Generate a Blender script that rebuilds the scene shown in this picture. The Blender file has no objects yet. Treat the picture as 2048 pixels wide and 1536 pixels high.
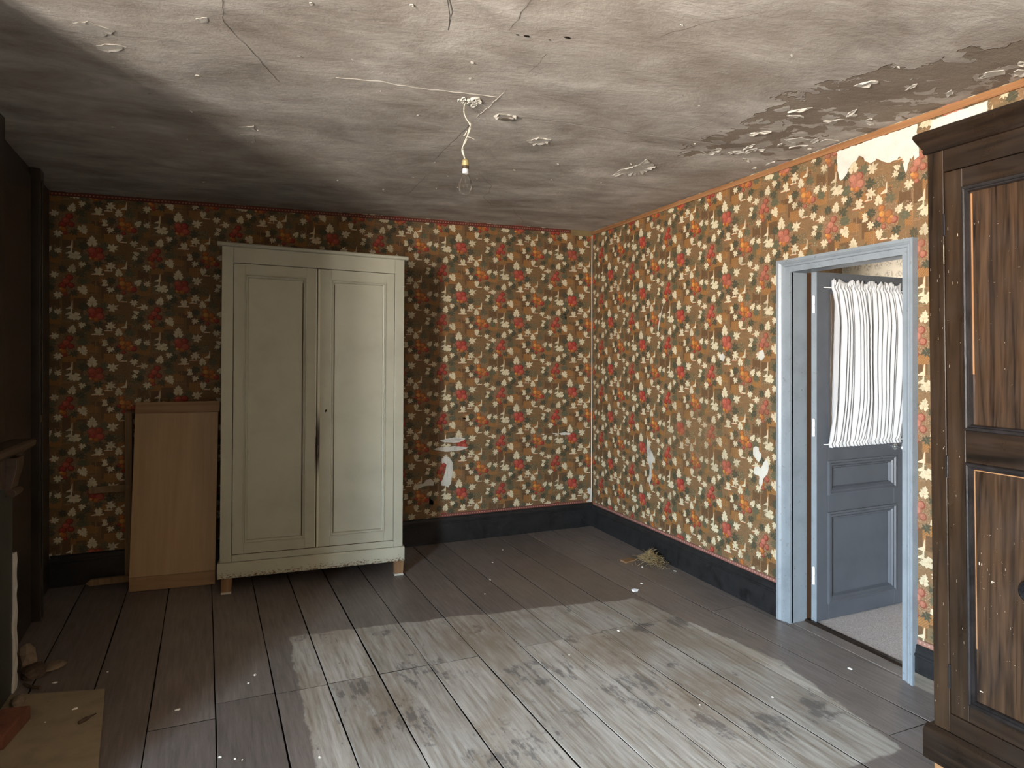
import bpy, bmesh, math, random
from mathutils import Vector, Matrix, noise
scn = bpy.context.scene
COL = scn.collection
R = math.radians

# ------------------------------------------------------------------ camera, sky, window light, exposure
cam_d = bpy.data.cameras.new('camera'); cam = bpy.data.objects.new('camera', cam_d); COL.objects.link(cam)
cam_d.sensor_width = 36.0; cam_d.lens = 36.0 * 1285 / 2048; cam_d.shift_y = -58 / 2048
cam_d.clip_start = 0.02
cam.location = (0, 0, 1.506); cam.rotation_euler = (R(90), 0, R(-22.5))
scn.camera = cam

world = bpy.data.worlds.new('sky'); scn.world = world; world.use_nodes = True
wn, wl = world.node_tree.nodes, world.node_tree.links
wn.clear()
w_out = wn.new('ShaderNodeOutputWorld'); w_bg = wn.new('ShaderNodeBackground')
w_tc = wn.new('ShaderNodeTexCoord'); w_sep = wn.new('ShaderNodeSeparateXYZ'); w_map = wn.new('ShaderNodeMapRange'); w_rmp = wn.new('ShaderNodeValToRGB')
w_map.inputs['From Min'].default_value = -1.0; w_map.inputs['From Max'].default_value = 1.0
e = w_rmp.color_ramp.elements
e[0].position = 0.0; e[0].color = (0.62, 0.56, 0.50, 1)            # sunlit yard
e[1].position = 1.0; e[1].color = (0.58, 0.77, 1.0, 1)             # sky
for p, c_ in ((0.44, (0.97, 0.87, 0.77, 1)), (0.50, (0.86, 0.84, 0.81, 1)), (0.60, (0.70, 0.86, 1.0, 1))):
    k = w_rmp.color_ramp.elements.new(p); k.color = c_
wl.new(w_tc.outputs['Generated'], w_sep.inputs[0]); wl.new(w_sep.outputs[2], w_map.inputs['Value'])
wl.new(w_map.outputs[0], w_rmp.inputs[0]); wl.new(w_rmp.outputs[0], w_bg.inputs[0]); wl.new(w_bg.outputs[0], w_out.inputs[0])
w_bg.inputs[1].default_value = 180.0

def portal(name, loc, rot, sx, sy):
    d = bpy.data.lights.new(name, 'AREA'); d.shape = 'RECTANGLE'; d.size = sx; d.size_y = sy
    d.cycles.is_portal = True
    o = bpy.data.objects.new(name, d); COL.objects.link(o); o.location = loc; o.rotation_euler = rot
    return o
# room window in the left wall behind the chimney breast (faces +X) and the next room's window (faces -Y)
WIN_X, WIN_Y0, WIN_Y1, WIN_Z0, WIN_Z1 = -2.60, -1.32, -0.28, 0.40, 2.40
portal('room_window_daylight', (WIN_X - 0.06, (WIN_Y0 + WIN_Y1) / 2, (WIN_Z0 + WIN_Z1) / 2), (R(90), 0, R(-90)), WIN_Y1 - WIN_Y0, WIN_Z1 - WIN_Z0)
portal('next_room_daylight', (4.6, 4.68, 1.4), (R(-90), 0, 0), 0.45, 0.6)
scn.view_settings.view_transform = 'Standard'; scn.view_settings.look = 'None'
scn.view_settings.exposure = 0.62; scn.view_settings.gamma = 1.0; scn.view_settings.use_curve_mapping = False
scn.cycles.max_bounces = 6; scn.cycles.diffuse_bounces = 4; scn.cycles.glossy_bounces = 3
scn.cycles.transparent_max_bounces = 12; scn.cycles.adaptive_threshold = 0.1

# ------------------------------------------------------------------ helpers
def lin(r, g, b):
    f = lambda v: (v / 255) / 12.92 if v <= 10.3 else ((v / 255 + 0.055) / 1.055) ** 2.4
    return (f(r), f(g), f(b))

class MB:
    """collects geometry for ONE mesh object"""
    def __init__(s): s.v = []; s.f = []; s.m = []; s.col = []
    def face(s, pts, m=0):
        i = len(s.v); s.v += [tuple(p) for p in pts]; s.f.append(tuple(range(i, i + len(pts)))); s.m.append(m)
    def add(s, vs, fs, m=0):
        i = len(s.v); s.v += [tuple(p) for p in vs]
        for f in fs: s.f.append(tuple(i + k for k in f)); s.m.append(m)
    def box(s, x0, x1, y0, y1, z0, z1, m=0):
        vs = [(x0, y0, z0), (x1, y0, z0), (x1, y1, z0), (x0, y1, z0), (x0, y0, z1), (x1, y0, z1), (x1, y1, z1), (x0, y1, z1)]
        s.add(vs, [(3, 2, 1, 0), (4, 5, 6, 7), (0, 1, 5, 4), (1, 2, 6, 5), (2, 3, 7, 6), (3, 0, 4, 7)], m)
    def prism(s, poly, h0, h1, fn=None, m=0):
        """poly: 2-D outline; fn(a,b,h) -> xyz"""
        fn = fn or (lambda a, b, h: (a, b, h)); n = len(poly)
        vs = [fn(a, b, h0) for a, b in poly] + [fn(a, b, h1) for a, b in poly]
        s.add(vs, [tuple(range(n))[::-1], tuple(range(n, 2 * n))] + [(i, (i + 1) % n, n + (i + 1) % n, n + i) for i in range(n)], m)
    def tube(s, pts, r, seg=8, m=0, cap=True):
        pts = [Vector(p) for p in pts]; rings = []
        rr = r if isinstance(r, (list, tuple)) else [r] * len(pts)
        up = Vector((0, 0, 1))
        for i, p in enumerate(pts):
            t = (pts[min(i + 1, len(pts) - 1)] - pts[max(i - 1, 0)])
            t = t.normalized() if t.length > 1e-9 else Vector((0, 0, 1))
            a = t.cross(up)
            if a.length < 1e-3: a = t.cross(Vector((1, 0, 0)))
            a.normalize(); b = t.cross(a).normalized()
            rings.append([p + (a * math.cos(q) + b * math.sin(q)) * rr[i] for q in [2 * math.pi * k / seg for k in range(seg)]])
        vs = [v for rg in rings for v in rg]; fs = []
        for i in range(len(pts) - 1):
            for k in range(seg):
                fs.append((i * seg + k, i * seg + (k + 1) % seg, (i + 1) * seg + (k + 1) % seg, (i + 1) * seg + k))
        if cap: fs += [tuple(range(seg))[::-1], tuple(range((len(pts) - 1) * seg, len(pts) * seg))]
        s.add(vs, fs, m)
    def lathe(s, prof, fn=None, seg=24, m=0):
        """prof: (radius, height); axis along h; fn maps local xyz"""
        fn = fn or (lambda x, y, z: (x, y, z)); vs = []; fs = []
        for r, h in prof:
            for k in range(seg):
                q = 2 * math.pi * k / seg; vs.append(fn(r * math.cos(q), r * math.sin(q), h))
        for i in range(len(prof) - 1):
            for k in range(seg):
                fs.append((i * seg + k, i * seg + (k + 1) % seg, (i + 1) * seg + (k + 1) % seg, (i + 1) * seg + k))
        fs += [tuple(range(seg))[::-1], tuple(range((len(prof) - 1) * seg, len(prof) * seg))]
        s.add(vs, fs, m)
    def ring(s, u0, u1, v0, v1, prof, fn, m=0):
        """moulding run round a rectangle, mitred. prof: (inset, height); fn(u,v,h) -> xyz"""
        vs = []
        for d, h in prof:
            for u, v in ((u0 + d, v0 + d), (u1 - d, v0 + d), (u1 - d, v1 - d), (u0 + d, v1 - d)): vs.append(fn(u, v, h))
        fs = []
        for i in range(len(prof) - 1):
            for k in range(4): fs.append((i * 4 + k, i * 4 + (k + 1) % 4, (i + 1) * 4 + (k + 1) % 4, (i + 1) * 4 + k))
        s.add(vs, fs, m)

def obj(name, mb, mats, parent=None, bevel=0, smooth=False, label=None, fixn=True):
    me = bpy.data.meshes.new(name); me.from_pydata(mb.v, [], mb.f)
    for mt in (mats if isinstance(mats, (list, tuple)) else [mats]): me.materials.append(mt)
    me.polygons.foreach_set('material_index', mb.m)
    if fixn:
        b = bmesh.new(); b.from_mesh(me); bmesh.ops.remove_doubles(b, verts=b.verts, dist=1e-6)
        bmesh.ops.recalc_face_normals(b, faces=b.faces); b.to_mesh(me); b.free()
    if smooth: me.polygons.foreach_set('use_smooth', [True] * len(me.polygons))
    o = bpy.data.objects.new(name, me); COL.objects.link(o)
    if parent: o.parent = parent
    if bevel:
        md = o.modifiers.new('bevel', 'BEVEL'); md.width = bevel; md.segments = 2; md.limit_method = 'ANGLE'; md.angle_limit = R(35)
        md.harden_normals = False
    if label: o['label'] = label
    return o

def thing(name, label, cat, loc=(0, 0, 0), rot=(0, 0, 0), group=None):
    o = bpy.data.objects.new(name, None); COL.objects.link(o); o.empty_display_size = 0.1
    o.location = loc; o.rotation_euler = rot; o['label'] = label; o['category'] = cat
    if group: o['group'] = group
    return o
def tag(o, label, cat, group=None, kind=None):
    o['label'] = label; o['category'] = cat
    if group: o['group'] = group
    if kind: o['kind'] = kind
    return o
def struct(o, label):
    o['kind'] = 'structure'; o['label'] = label; return o

# ------------------------------------------------------------------ material helpers
class NT:
    def __init__(s, name):
        s.mat = bpy.data.materials.new(name); s.mat.use_nodes = True
        s.n = s.mat.node_tree.nodes; s.l = s.mat.node_tree.links
        s.b = s.n['Principled BSDF']; s._pos = None
    def set(s, sock, v):
        if isinstance(v, bpy.types.NodeSocket): s.l.new(v, sock)
        elif v is not None:
            if sock.type == 'RGBA' and len(v) == 3: v = (*v, 1)
            sock.default_value = v
    def pos(s):
        if s._pos is None: s._pos = s.n.new('ShaderNodeNewGeometry').outputs['Position']
        return s._pos
    def obco(s): return s.n.new('ShaderNodeTexCoord').outputs['Object']
    def mapping(s, v, scale=(1, 1, 1), rot=(0, 0, 0), loc=(0, 0, 0)):
        m = s.n.new('ShaderNodeMapping'); s.set(m.inputs[0], v)
        m.inputs['Scale'].default_value = scale; m.inputs['Rotation'].default_value = rot; m.inputs['Location'].default_value = loc
        return m.outputs[0]
    def noise(s, v, scale, detail=4, rough=0.55, dist=0.0, col=False):
        t = s.n.new('ShaderNodeTexNoise'); s.set(t.inputs['Vector'], v)
        t.inputs['Scale'].default_value = scale; t.inputs['Detail'].default_value = detail
        t.inputs['Roughness'].default_value = rough; t.inputs['Distortion'].default_value = dist
        return t.outputs['Color' if col else 'Fac']
    def voro(s, v, scale, feature='F1', rand=1.0):
        t = s.n.new('ShaderNodeTexVoronoi'); t.feature = feature; s.set(t.inputs['Vector'], v)
        t.inputs['Scale'].default_value = scale; t.inputs['Randomness'].default_value = rand
        return t.outputs['Distance']
    def wave(s, v, scale, dist=0, detail=2, dscale=1.0, direction='X'):
        t = s.n.new('ShaderNodeTexWave'); s.set(t.inputs['Vector'], v); t.bands_direction = direction
        t.inputs['Scale'].default_value = scale; t.inputs['Distortion'].default_value = dist
        t.inputs['Detail'].default_value = detail; t.inputs['Detail Scale'].default_value = dscale
        return t.outputs['Fac']
    def ramp(s, f, stops):
        r = s.n.new('ShaderNodeValToRGB'); s.set(r.inputs[0], f); el = r.color_ramp.elements
        el[0].position, el[1].position = stops[0][0], stops[-1][0]
        fix = lambda c: (c, c, c, 1) if isinstance(c, (int, float)) else (*c, 1)
        el[0].color, el[1].color = fix(stops[0][1]), fix(stops[-1][1])
        for p, c in stops[1:-1]: k = el.new(p); k.color = fix(c)
        return r.outputs[0]
    def step(s, f, a, b):
        m = s.n.new('ShaderNodeMapRange'); m.clamp = True; m.interpolation_type = 'SMOOTHSTEP'
        s.set(m.inputs[0], f); m.inputs[1].default_value = a; m.inputs[2].default_value = b
        return m.outputs[0]
    def mix(s, f, a, b, mode='MIX'):
        m = s.n.new('ShaderNodeMix'); m.data_type = 'RGBA'; m.blend_type = mode
        s.set(m.inputs[0], f); s.set(m.inputs[6], a); s.set(m.inputs[7], b); return m.outputs[2]
    def math(s, op, a, b=None, c=None):
        m = s.n.new('ShaderNodeMath'); m.operation = op
        for i, v in enumerate((a, b, c)):
            if v is not None: s.set(m.inputs[i], v)
        return m.outputs[0]
    def sep(s, v):
        m = s.n.new('ShaderNodeSeparateXYZ'); s.set(m.inputs[0], v); return m.outputs
    def bump(s, h, strength=0.3, dist=0.01):
        b = s.n.new('ShaderNodeBump'); s.set(b.inputs['Height'], h)
        b.inputs['Strength'].default_value = strength; b.inputs['Distance'].default_value = dist
        s.l.new(b.outputs[0], s.b.inputs['Normal'])
    def out(s, col=None, rough=None, spec=None, **kw):
        if col is not None: s.set(s.b.inputs['Base Color'], col)
        if rough is not None: s.set(s.b.inputs['Roughness'], rough)
        if spec is not None: s.set(s.b.inputs['Specular IOR Level'], spec)
        for k, v in kw.items(): s.set(s.b.inputs[k.replace('_', ' ')], v)
        return s.mat

def paint(name, col, rough=0.5, var=0.12, scale=6, bump=0.05, dirt=None, spec=0.4, bscale=60):
    t = NT(name); p = t.obco()
    c2 = tuple(v * (1 - var * 2) for v in col); c3 = tuple(min(1, v * (1 + var)) for v in col)
    f = t.noise(p, scale, 5, 0.6)
    c = t.ramp(f, [(0.3, c2), (0.5, col), (0.72, c3)])
    if dirt is not None: c = t.mix(t.step(t.noise(p, scale * 4, 6, 0.7), 0.58, 0.72), c, dirt)
    if bump: t.bump(t.noise(p, bscale, 4), bump, 0.004)
    return t.out(c, rough, spec)

def wood(name, dark, light, axis='Z', rough=0.5, scale=1.0, spec=0.4, worn=None, bump=0.15, ring=14):
    """stretched grain along an object axis"""
    t = NT(name); p = t.obco(); st = {'X': (0.06, 1, 1), 'Y': (1, 0.06, 1), 'Z': (1, 1, 0.06)}[axis]
    v = t.mapping(p, tuple(k * scale for k in st))
    g = t.noise(v, 38, 5, 0.6, 0.6); w = t.noise(v, ring, 3, 0.5, 1.6)
    f = t.math('ADD', t.math('MULTIPLY', g, 0.5), t.math('MULTIPLY', w, 0.5))
    c = t.ramp(f, [(0.36, dark), (0.5, tuple((a + b) / 2 for a, b in zip(dark, light))), (0.64, light)])
    if worn is not None:
        c = t.mix(t.step(t.noise(p, 45, 6, 0.75), 0.66, 0.72), c, worn)
    t.bump(f, bump, 0.003)
    return t.out(c, t.ramp(t.noise(p, 9, 4), [(0.3, max(0.05, rough - 0.12)), (0.7, min(1, rough + 0.12))]), spec)

M = {}
M['white_paint'] = paint('worn_cream_paint', (0.3093, 0.3026, 0.2382), 0.42, 0.06, 3, 0.06)
def chipped():
    t = NT('chipped_cream_paint'); p = t.obco()
    z = t.sep(p)[2]; base = t.ramp(t.noise(p, 3, 4), [(0.3, (0.2942, 0.2876, 0.2240)), (0.7, (0.3478, 0.3411, 0.2675))])
    low = t.step(z, 0.165, 0.098)
    f = t.math('ADD', t.noise(t.mapping(p, (1, 1, 2.2)), 55, 6, 0.7), t.math('MULTIPLY', low, 0.16))
    c = t.mix(t.step(f, 0.66, 0.68), base, (0.09, 0.05, 0.025)); t.bump(t.step(f, 0.68, 0.66), 0.3, 0.002)
    return t.out(c, 0.5, 0.35)
M['chipped'] = chipped()
def stained_edge():
    t = NT('hand_stained_cream_paint'); p = t.obco(); z = t.sep(p)[2]
    a = t.math('MULTIPLY', t.step(z, 0.66, 0.86), t.step(z, 1.20, 0.98))
    f = t.math('MULTIPLY', a, t.step(t.noise(t.mapping(p, (1, 1, 0.15)), 30, 3), 0.3, 0.5))
    return t.out(t.mix(f, (0.46, 0.45, 0.35), (0.035, 0.02, 0.014)), 0.5, 0.35)
M['stained'] = stained_edge()
M['gap'] = NT('dark_gap').out((0.012, 0.009, 0.006), 0.9, 0.1)
M['gap_brown'] = NT('bare_brown_gap').out((0.055, 0.028, 0.014), 0.9, 0.1)
M['foot_wood'] = wood('bare_foot_wood', (0.1120, 0.0560, 0.0240), (0.2160, 0.1200, 0.0560), 'Z', 0.7)
M['casing'] = paint('blue_grey_casing_paint', (0.1830, 0.2103, 0.2346), 0.38, 0.08, 9, 0.08, dirt=(0.1041, 0.1098, 0.1162))
M['shaded_doorpaint'] = paint('shaded_blue_grey_door_paint', (0.0729, 0.0798, 0.0937), 0.4, 0.08, 5, 0.06)  # same paint as the casing, colour darkened for the dimmer light on the door
M['base_black'] = paint('black_baseboard_paint', (0.0145, 0.0145, 0.0150), 0.36, 0.25, 12, 0.2, dirt=(0.034, 0.033, 0.031))
M['arm'] = wood('dark_stained_armoire_wood', (0.0055, 0.0034, 0.0022), (0.034, 0.0195, 0.0105), 'Z', 0.36, 1.0, 0.28, worn=None, ring=9)
M['arm_panel'] = wood('dark_stained_panel_wood', (0.0065, 0.0038, 0.0024), (0.050, 0.0275, 0.0145), 'Z', 0.40, 1.5, 0.28, worn=None, ring=22)
M['arm_h'] = wood('dark_stained_rail_wood', (0.005, 0.0034, 0.0024), (0.022, 0.013, 0.008), 'Y', 0.34, 1.0, 0.30)
M['arm_black'] = paint('blackened_moulding', (0.014, 0.012, 0.012), 0.22, 0.3, 14, 0.15, spec=0.6)
M['arm_orange'] = wood('bare_orange_wood', (0.1890, 0.0840, 0.0315), (0.2625, 0.1417, 0.0630), 'Z', 0.6)
M['scratch'] = NT('pale_scratch').out((0.3850, 0.3360, 0.2660), 0.7, 0.2)
M['black_gloss'] = NT('black_gloss').out((0.008, 0.008, 0.010), 0.12, 0.6)
M['trim_wood'] = wood('orange_trim_wood', (0.1584, 0.0684, 0.0252), (0.2736, 0.1368, 0.0612), 'Y', 0.5)
M['beech'] = wood('pale_beech_veneer', (0.269, 0.171, 0.083), (0.330, 0.220, 0.117), 'Z', 0.45, 1.0, ring=10, bump=0.05)
M['beech_band'] = wood('brown_banding_veneer', (0.192, 0.108, 0.048), (0.256, 0.152, 0.076), 'X', 0.5, bump=0.05)
M['old_wood'] = wood('old_brown_wood', (0.10, 0.06, 0.03), (0.20, 0.125, 0.065), 'Z', 0.7)
M['grey_wood'] = wood('worn_grey_wood', (0.05, 0.042, 0.034), (0.14, 0.115, 0.09), 'Y', 0.8)
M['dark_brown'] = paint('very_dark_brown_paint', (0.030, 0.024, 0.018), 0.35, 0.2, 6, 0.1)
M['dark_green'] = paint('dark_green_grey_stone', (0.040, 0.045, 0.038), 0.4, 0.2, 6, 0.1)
M['mantel'] = paint('dark_red_brown_marble', (0.060, 0.040, 0.030), 0.25, 0.35, 9, 0.05)
M['plaster_white'] = paint('bare_white_plaster', (0.4629, 0.4504, 0.4004), 0.9, 0.07, 12, 0.4, bscale=35)
M['plaster_grey'] = paint('bare_grey_plaster', (0.40, 0.38, 0.33), 0.9, 0.15, 20, 0.5)
M['plaster_wall'] = paint('old_wall_plaster', (0.42, 0.38, 0.31), 0.9, 0.1, 5, 0.3)
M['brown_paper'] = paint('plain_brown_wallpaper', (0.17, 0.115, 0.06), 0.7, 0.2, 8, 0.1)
M['brick'] = paint('red_clay', (0.1440, 0.0510, 0.0300), 0.9, 0.2, 15, 0.5)
M['stone'] = paint('rubble_stone', (0.17, 0.125, 0.085), 0.9, 0.25, 18, 0.6)
M['hearth'] = paint('sandy_hearth_concrete', (0.2400, 0.1890, 0.1200), 0.85, 0.10, 9, 0.3, dirt=(0.1800, 0.1380, 0.0900))
M['brass'] = paint('old_brass', (0.48, 0.40, 0.20), 0.4, 0.1, 20, 0.0); M['brass'].node_tree.nodes['Principled BSDF'].inputs['Metallic'].default_value = 0.6
M['steel'] = NT('worn_bright_steel').out((0.62, 0.64, 0.66), 0.28, 0.5, Metallic=1.0)
M['white_metal'] = NT('white_painted_metal').out((0.75, 0.76, 0.76), 0.4, 0.5)
M['white_cable'] = NT('white_plastic_cable').out((0.6560, 0.6400, 0.5760), 0.45, 0.4)
M['cream_flex'] = NT('cream_twisted_flex').out((0.4200, 0.3960, 0.3300), 0.6, 0.3)
M['black_wire'] = NT('black_wire').out((0.03, 0.028, 0.026), 0.6, 0.3)
M['straw'] = paint('dry_straw', (0.2160, 0.1548, 0.0720), 0.8, 0.25, 30, 0.0)
M['paper'] = NT('white_paper_scrap').out((0.72, 0.74, 0.76), 0.8, 0.2)
M['crumb'] = NT('white_plaster_crumb').out((0.70, 0.68, 0.62), 0.9, 0.2)
M['bark'] = paint('dark_bark', (0.07, 0.045, 0.03), 0.9, 0.3, 40, 0.3)
M['socket_dark'] = NT('dark_bakelite').out((0.05, 0.035, 0.02), 0.4, 0.4)
def thin_glass(name, tint=(1, 1, 1), k=1.0, cap=0.3):
    t = NT(name); g = t.n.new('ShaderNodeBsdfGlossy'); g.inputs['Roughness'].default_value = 0.03
    tr = t.n.new('ShaderNodeBsdfTransparent'); tr.inputs[0].default_value = (*tint, 1)
    lw = t.n.new('ShaderNodeLayerWeight'); lw.inputs[0].default_value = 0.25
    mx = t.n.new('ShaderNodeMixShader'); t.l.new(t.math('MINIMUM', t.math('MULTIPLY', lw.outputs['Fresnel'], k), cap), mx.inputs[0])
    t.l.new(tr.outputs[0], mx.inputs[1]); t.l.new(g.outputs[0], mx.inputs[2])
    t.l.new(mx.outputs[0], t.n['Material Output'].inputs[0]); return t.mat
M['bulb_glass'] = thin_glass('clear_bulb_glass', (0.995, 0.995, 0.99), 0.8, 0.5)
M['pane_glass'] = thin_glass('window_pane_glass', (0.985, 0.985, 0.985), 0.5)
def curtain_mat():
    t = NT('white_cotton'); p = t.obco()
    c = t.ramp(t.noise(p, 4, 3), [(0.3, (0.43, 0.435, 0.445)), (0.7, (0.49, 0.495, 0.505))])
    t.bump(t.wave(p, 400), 0.05, 0.001); return t.out(c, 0.9, 0.1)
M['curtain'] = curtain_mat()
def carpet_mat():
    t = NT('grey_carpet'); p = t.pos()
    c = t.ramp(t.noise(p, 260, 4, 0.7), [(0.3, (0.1800, 0.1575, 0.1500)), (0.7, (0.6300, 0.5850, 0.5700))])
    t.bump(t.noise(p, 300, 3), 0.6, 0.006); return t.out(c, 1.0, 0.05)
M['carpet'] = carpet_mat()
def nextpaper_mat():
    t = NT('pale_sprigged_wallpaper'); p = t.pos(); v = t.mapping(p, (1, 1, 1))
    d = t.voro(v, 9.0, rand=0.25); n = t.noise(p, 60, 3, 0.6)
    f = t.math('MULTIPLY', t.step(d, 0.52, 0.28), t.step(n, 0.47, 0.56))
    return t.out(t.mix(t.math('MULTIPLY', f, 0.8), (0.42, 0.39, 0.33), (0.20, 0.19, 0.17)), 0.8, 0.2)
M['nextpaper'] = nextpaper_mat()

def wallpaper_mat():
    """printed colours come with the mesh (Col); the alpha says: 1 plain print, 0.5 hatched, 0.25 stippled"""
    t = NT('old_leaf_print_wallpaper'); a = t.n.new('ShaderNodeVertexColor'); a.layer_name = 'Col'
    p = t.pos(); xyz = t.sep(p); u = t.math('ADD', xyz[0], xyz[1])
    col = a.outputs[0]; al = a.outputs[1]
    # fine print texture: vertical/horizontal weave, hatch, stipple
    big = t.noise(p, 7, 5, 0.65); fine = t.noise(p, 90, 4, 0.7)
    col = t.mix(t.math('MULTIPLY', t.step(fine, 0.35, 0.75), 0.45), col, t.mix(1.0, col, (0.55, 0.5, 0.45), 'MULTIPLY'))
    diag = t.math('ADD', t.math('MULTIPLY', u, 520), t.math('MULTIPLY', xyz[2], 520))
    hatch = t.step(t.math('SINE', diag), 0.0, 0.6)
    ish = t.math('MULTIPLY', t.step(al, 0.35, 0.45), t.step(al, 0.65, 0.55))
    col = t.mix(t.math('MULTIPLY', t.math('MULTIPLY', hatch, ish), 0.55), col, (0.12, 0.055, 0.02))
    dots = t.step(t.voro(p, 170), 0.36, 0.26)
    iss = t.step(al, 0.35, 0.3)
    col = t.mix(t.math('MULTIPLY', t.math('MULTIPLY', dots, iss), 0.5), col, (0.42, 0.30, 0.20))
    # grime and rubbing
    col = t.mix(t.math('MULTIPLY', t.step(big, 0.48, 0.72), 0.38), col, (0.115, 0.074, 0.038))
    col = t.mix(t.math('MULTIPLY', t.step(t.noise(p, 16, 6, 0.75), 0.60, 0.74), 0.35), col, (0.24, 0.17, 0.10))
    t.bump(t.noise(p, 14, 4), 0.12, 0.01)
    return t.out(col, 0.62, 0.3)
M['wallpaper'] = wallpaper_mat()

def plaster_ceiling():
    t = NT('old_grey_ceiling_plaster'); p = t.pos(); xyz = t.sep(p)
    v = t.mapping(p, (1.0, 1.9, 1), (0, 0, R(14)))
    st = t.noise(v, 2.3, 8, 0.66, 0.3); mot = t.noise(p, 1.3, 5, 0.6, 0.6); fine = t.noise(v, 16, 6, 0.75, 0.4)
    c = t.ramp(st, [(0.28, (0.185, 0.160, 0.138)), (0.42, (0.300, 0.270, 0.238)), (0.55, (0.400, 0.372, 0.336)), (0.70, (0.56, 0.535, 0.495))])
    c = t.mix(t.math('MULTIPLY', t.step(mot, 0.4, 0.65), 0.35), c, (0.322, 0.276, 0.231))
    c = t.mix(t.math('MULTIPLY', t.step(fine, 0.58, 0.70), 0.35), c, (0.504, 0.479, 0.434))
    # flaked band beside the right wall: bare brown coat with islands of the pale coat left on it
    n1 = t.noise(p, 5, 5, 0.6); n2 = t.noise(t.mapping(p, (1, 1.4, 1)), 9, 4, 0.55, 0.6)
    edge = t.math('ADD', xyz[0], t.math('MULTIPLY', t.math('SUBTRACT', n1, 0.5), 0.5))
    xe = t.math('ADD', 2.13, t.math('MULTIPLY', t.math('MAXIMUM', t.math('SUBTRACT', 1.9, xyz[1]), 0.0), 0.62))
    inside = t.step(t.math('SUBTRACT', edge, xe), 0.0, 0.012)
    yfade = t.step(t.math('ADD', xyz[1], t.math('MULTIPLY', t.math('SUBTRACT', n1, 0.5), 0.9)), 2.84, 2.80)
    wallside = t.step(t.math('ADD', xyz[0], t.math('MULTIPLY', xyz[1], 0.25)), 2.95, 3.30)
    thr = t.math('ADD', t.math('MULTIPLY', wallside, 0.10), t.math('MULTIPLY', t.step(xyz[1], 2.0, 2.6), 0.07))
    isl = t.step(t.math('ADD', n2, thr), 0.585, 0.595)
    bare = t.math('MULTIPLY', t.math('MULTIPLY', inside, yfade), t.math('SUBTRACT', 1.0, isl))
    c = t.mix(bare, c, t.ramp(t.noise(p, 4, 3), [(0.3, (0.1837, 0.1487, 0.1187)), (0.7, (0.2363, 0.1975, 0.1575))]))
    h = t.math('ADD', t.math('MULTIPLY', st, 0.6), t.math('MULTIPLY', fine, 0.2))
    h = t.math('SUBTRACT', h, t.math('MULTIPLY', bare, 0.25))
    t.bump(h, 0.75, 0.022)
    return t.out(c, 0.85, 0.2)
M['ceiling'] = plaster_ceiling()

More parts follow.
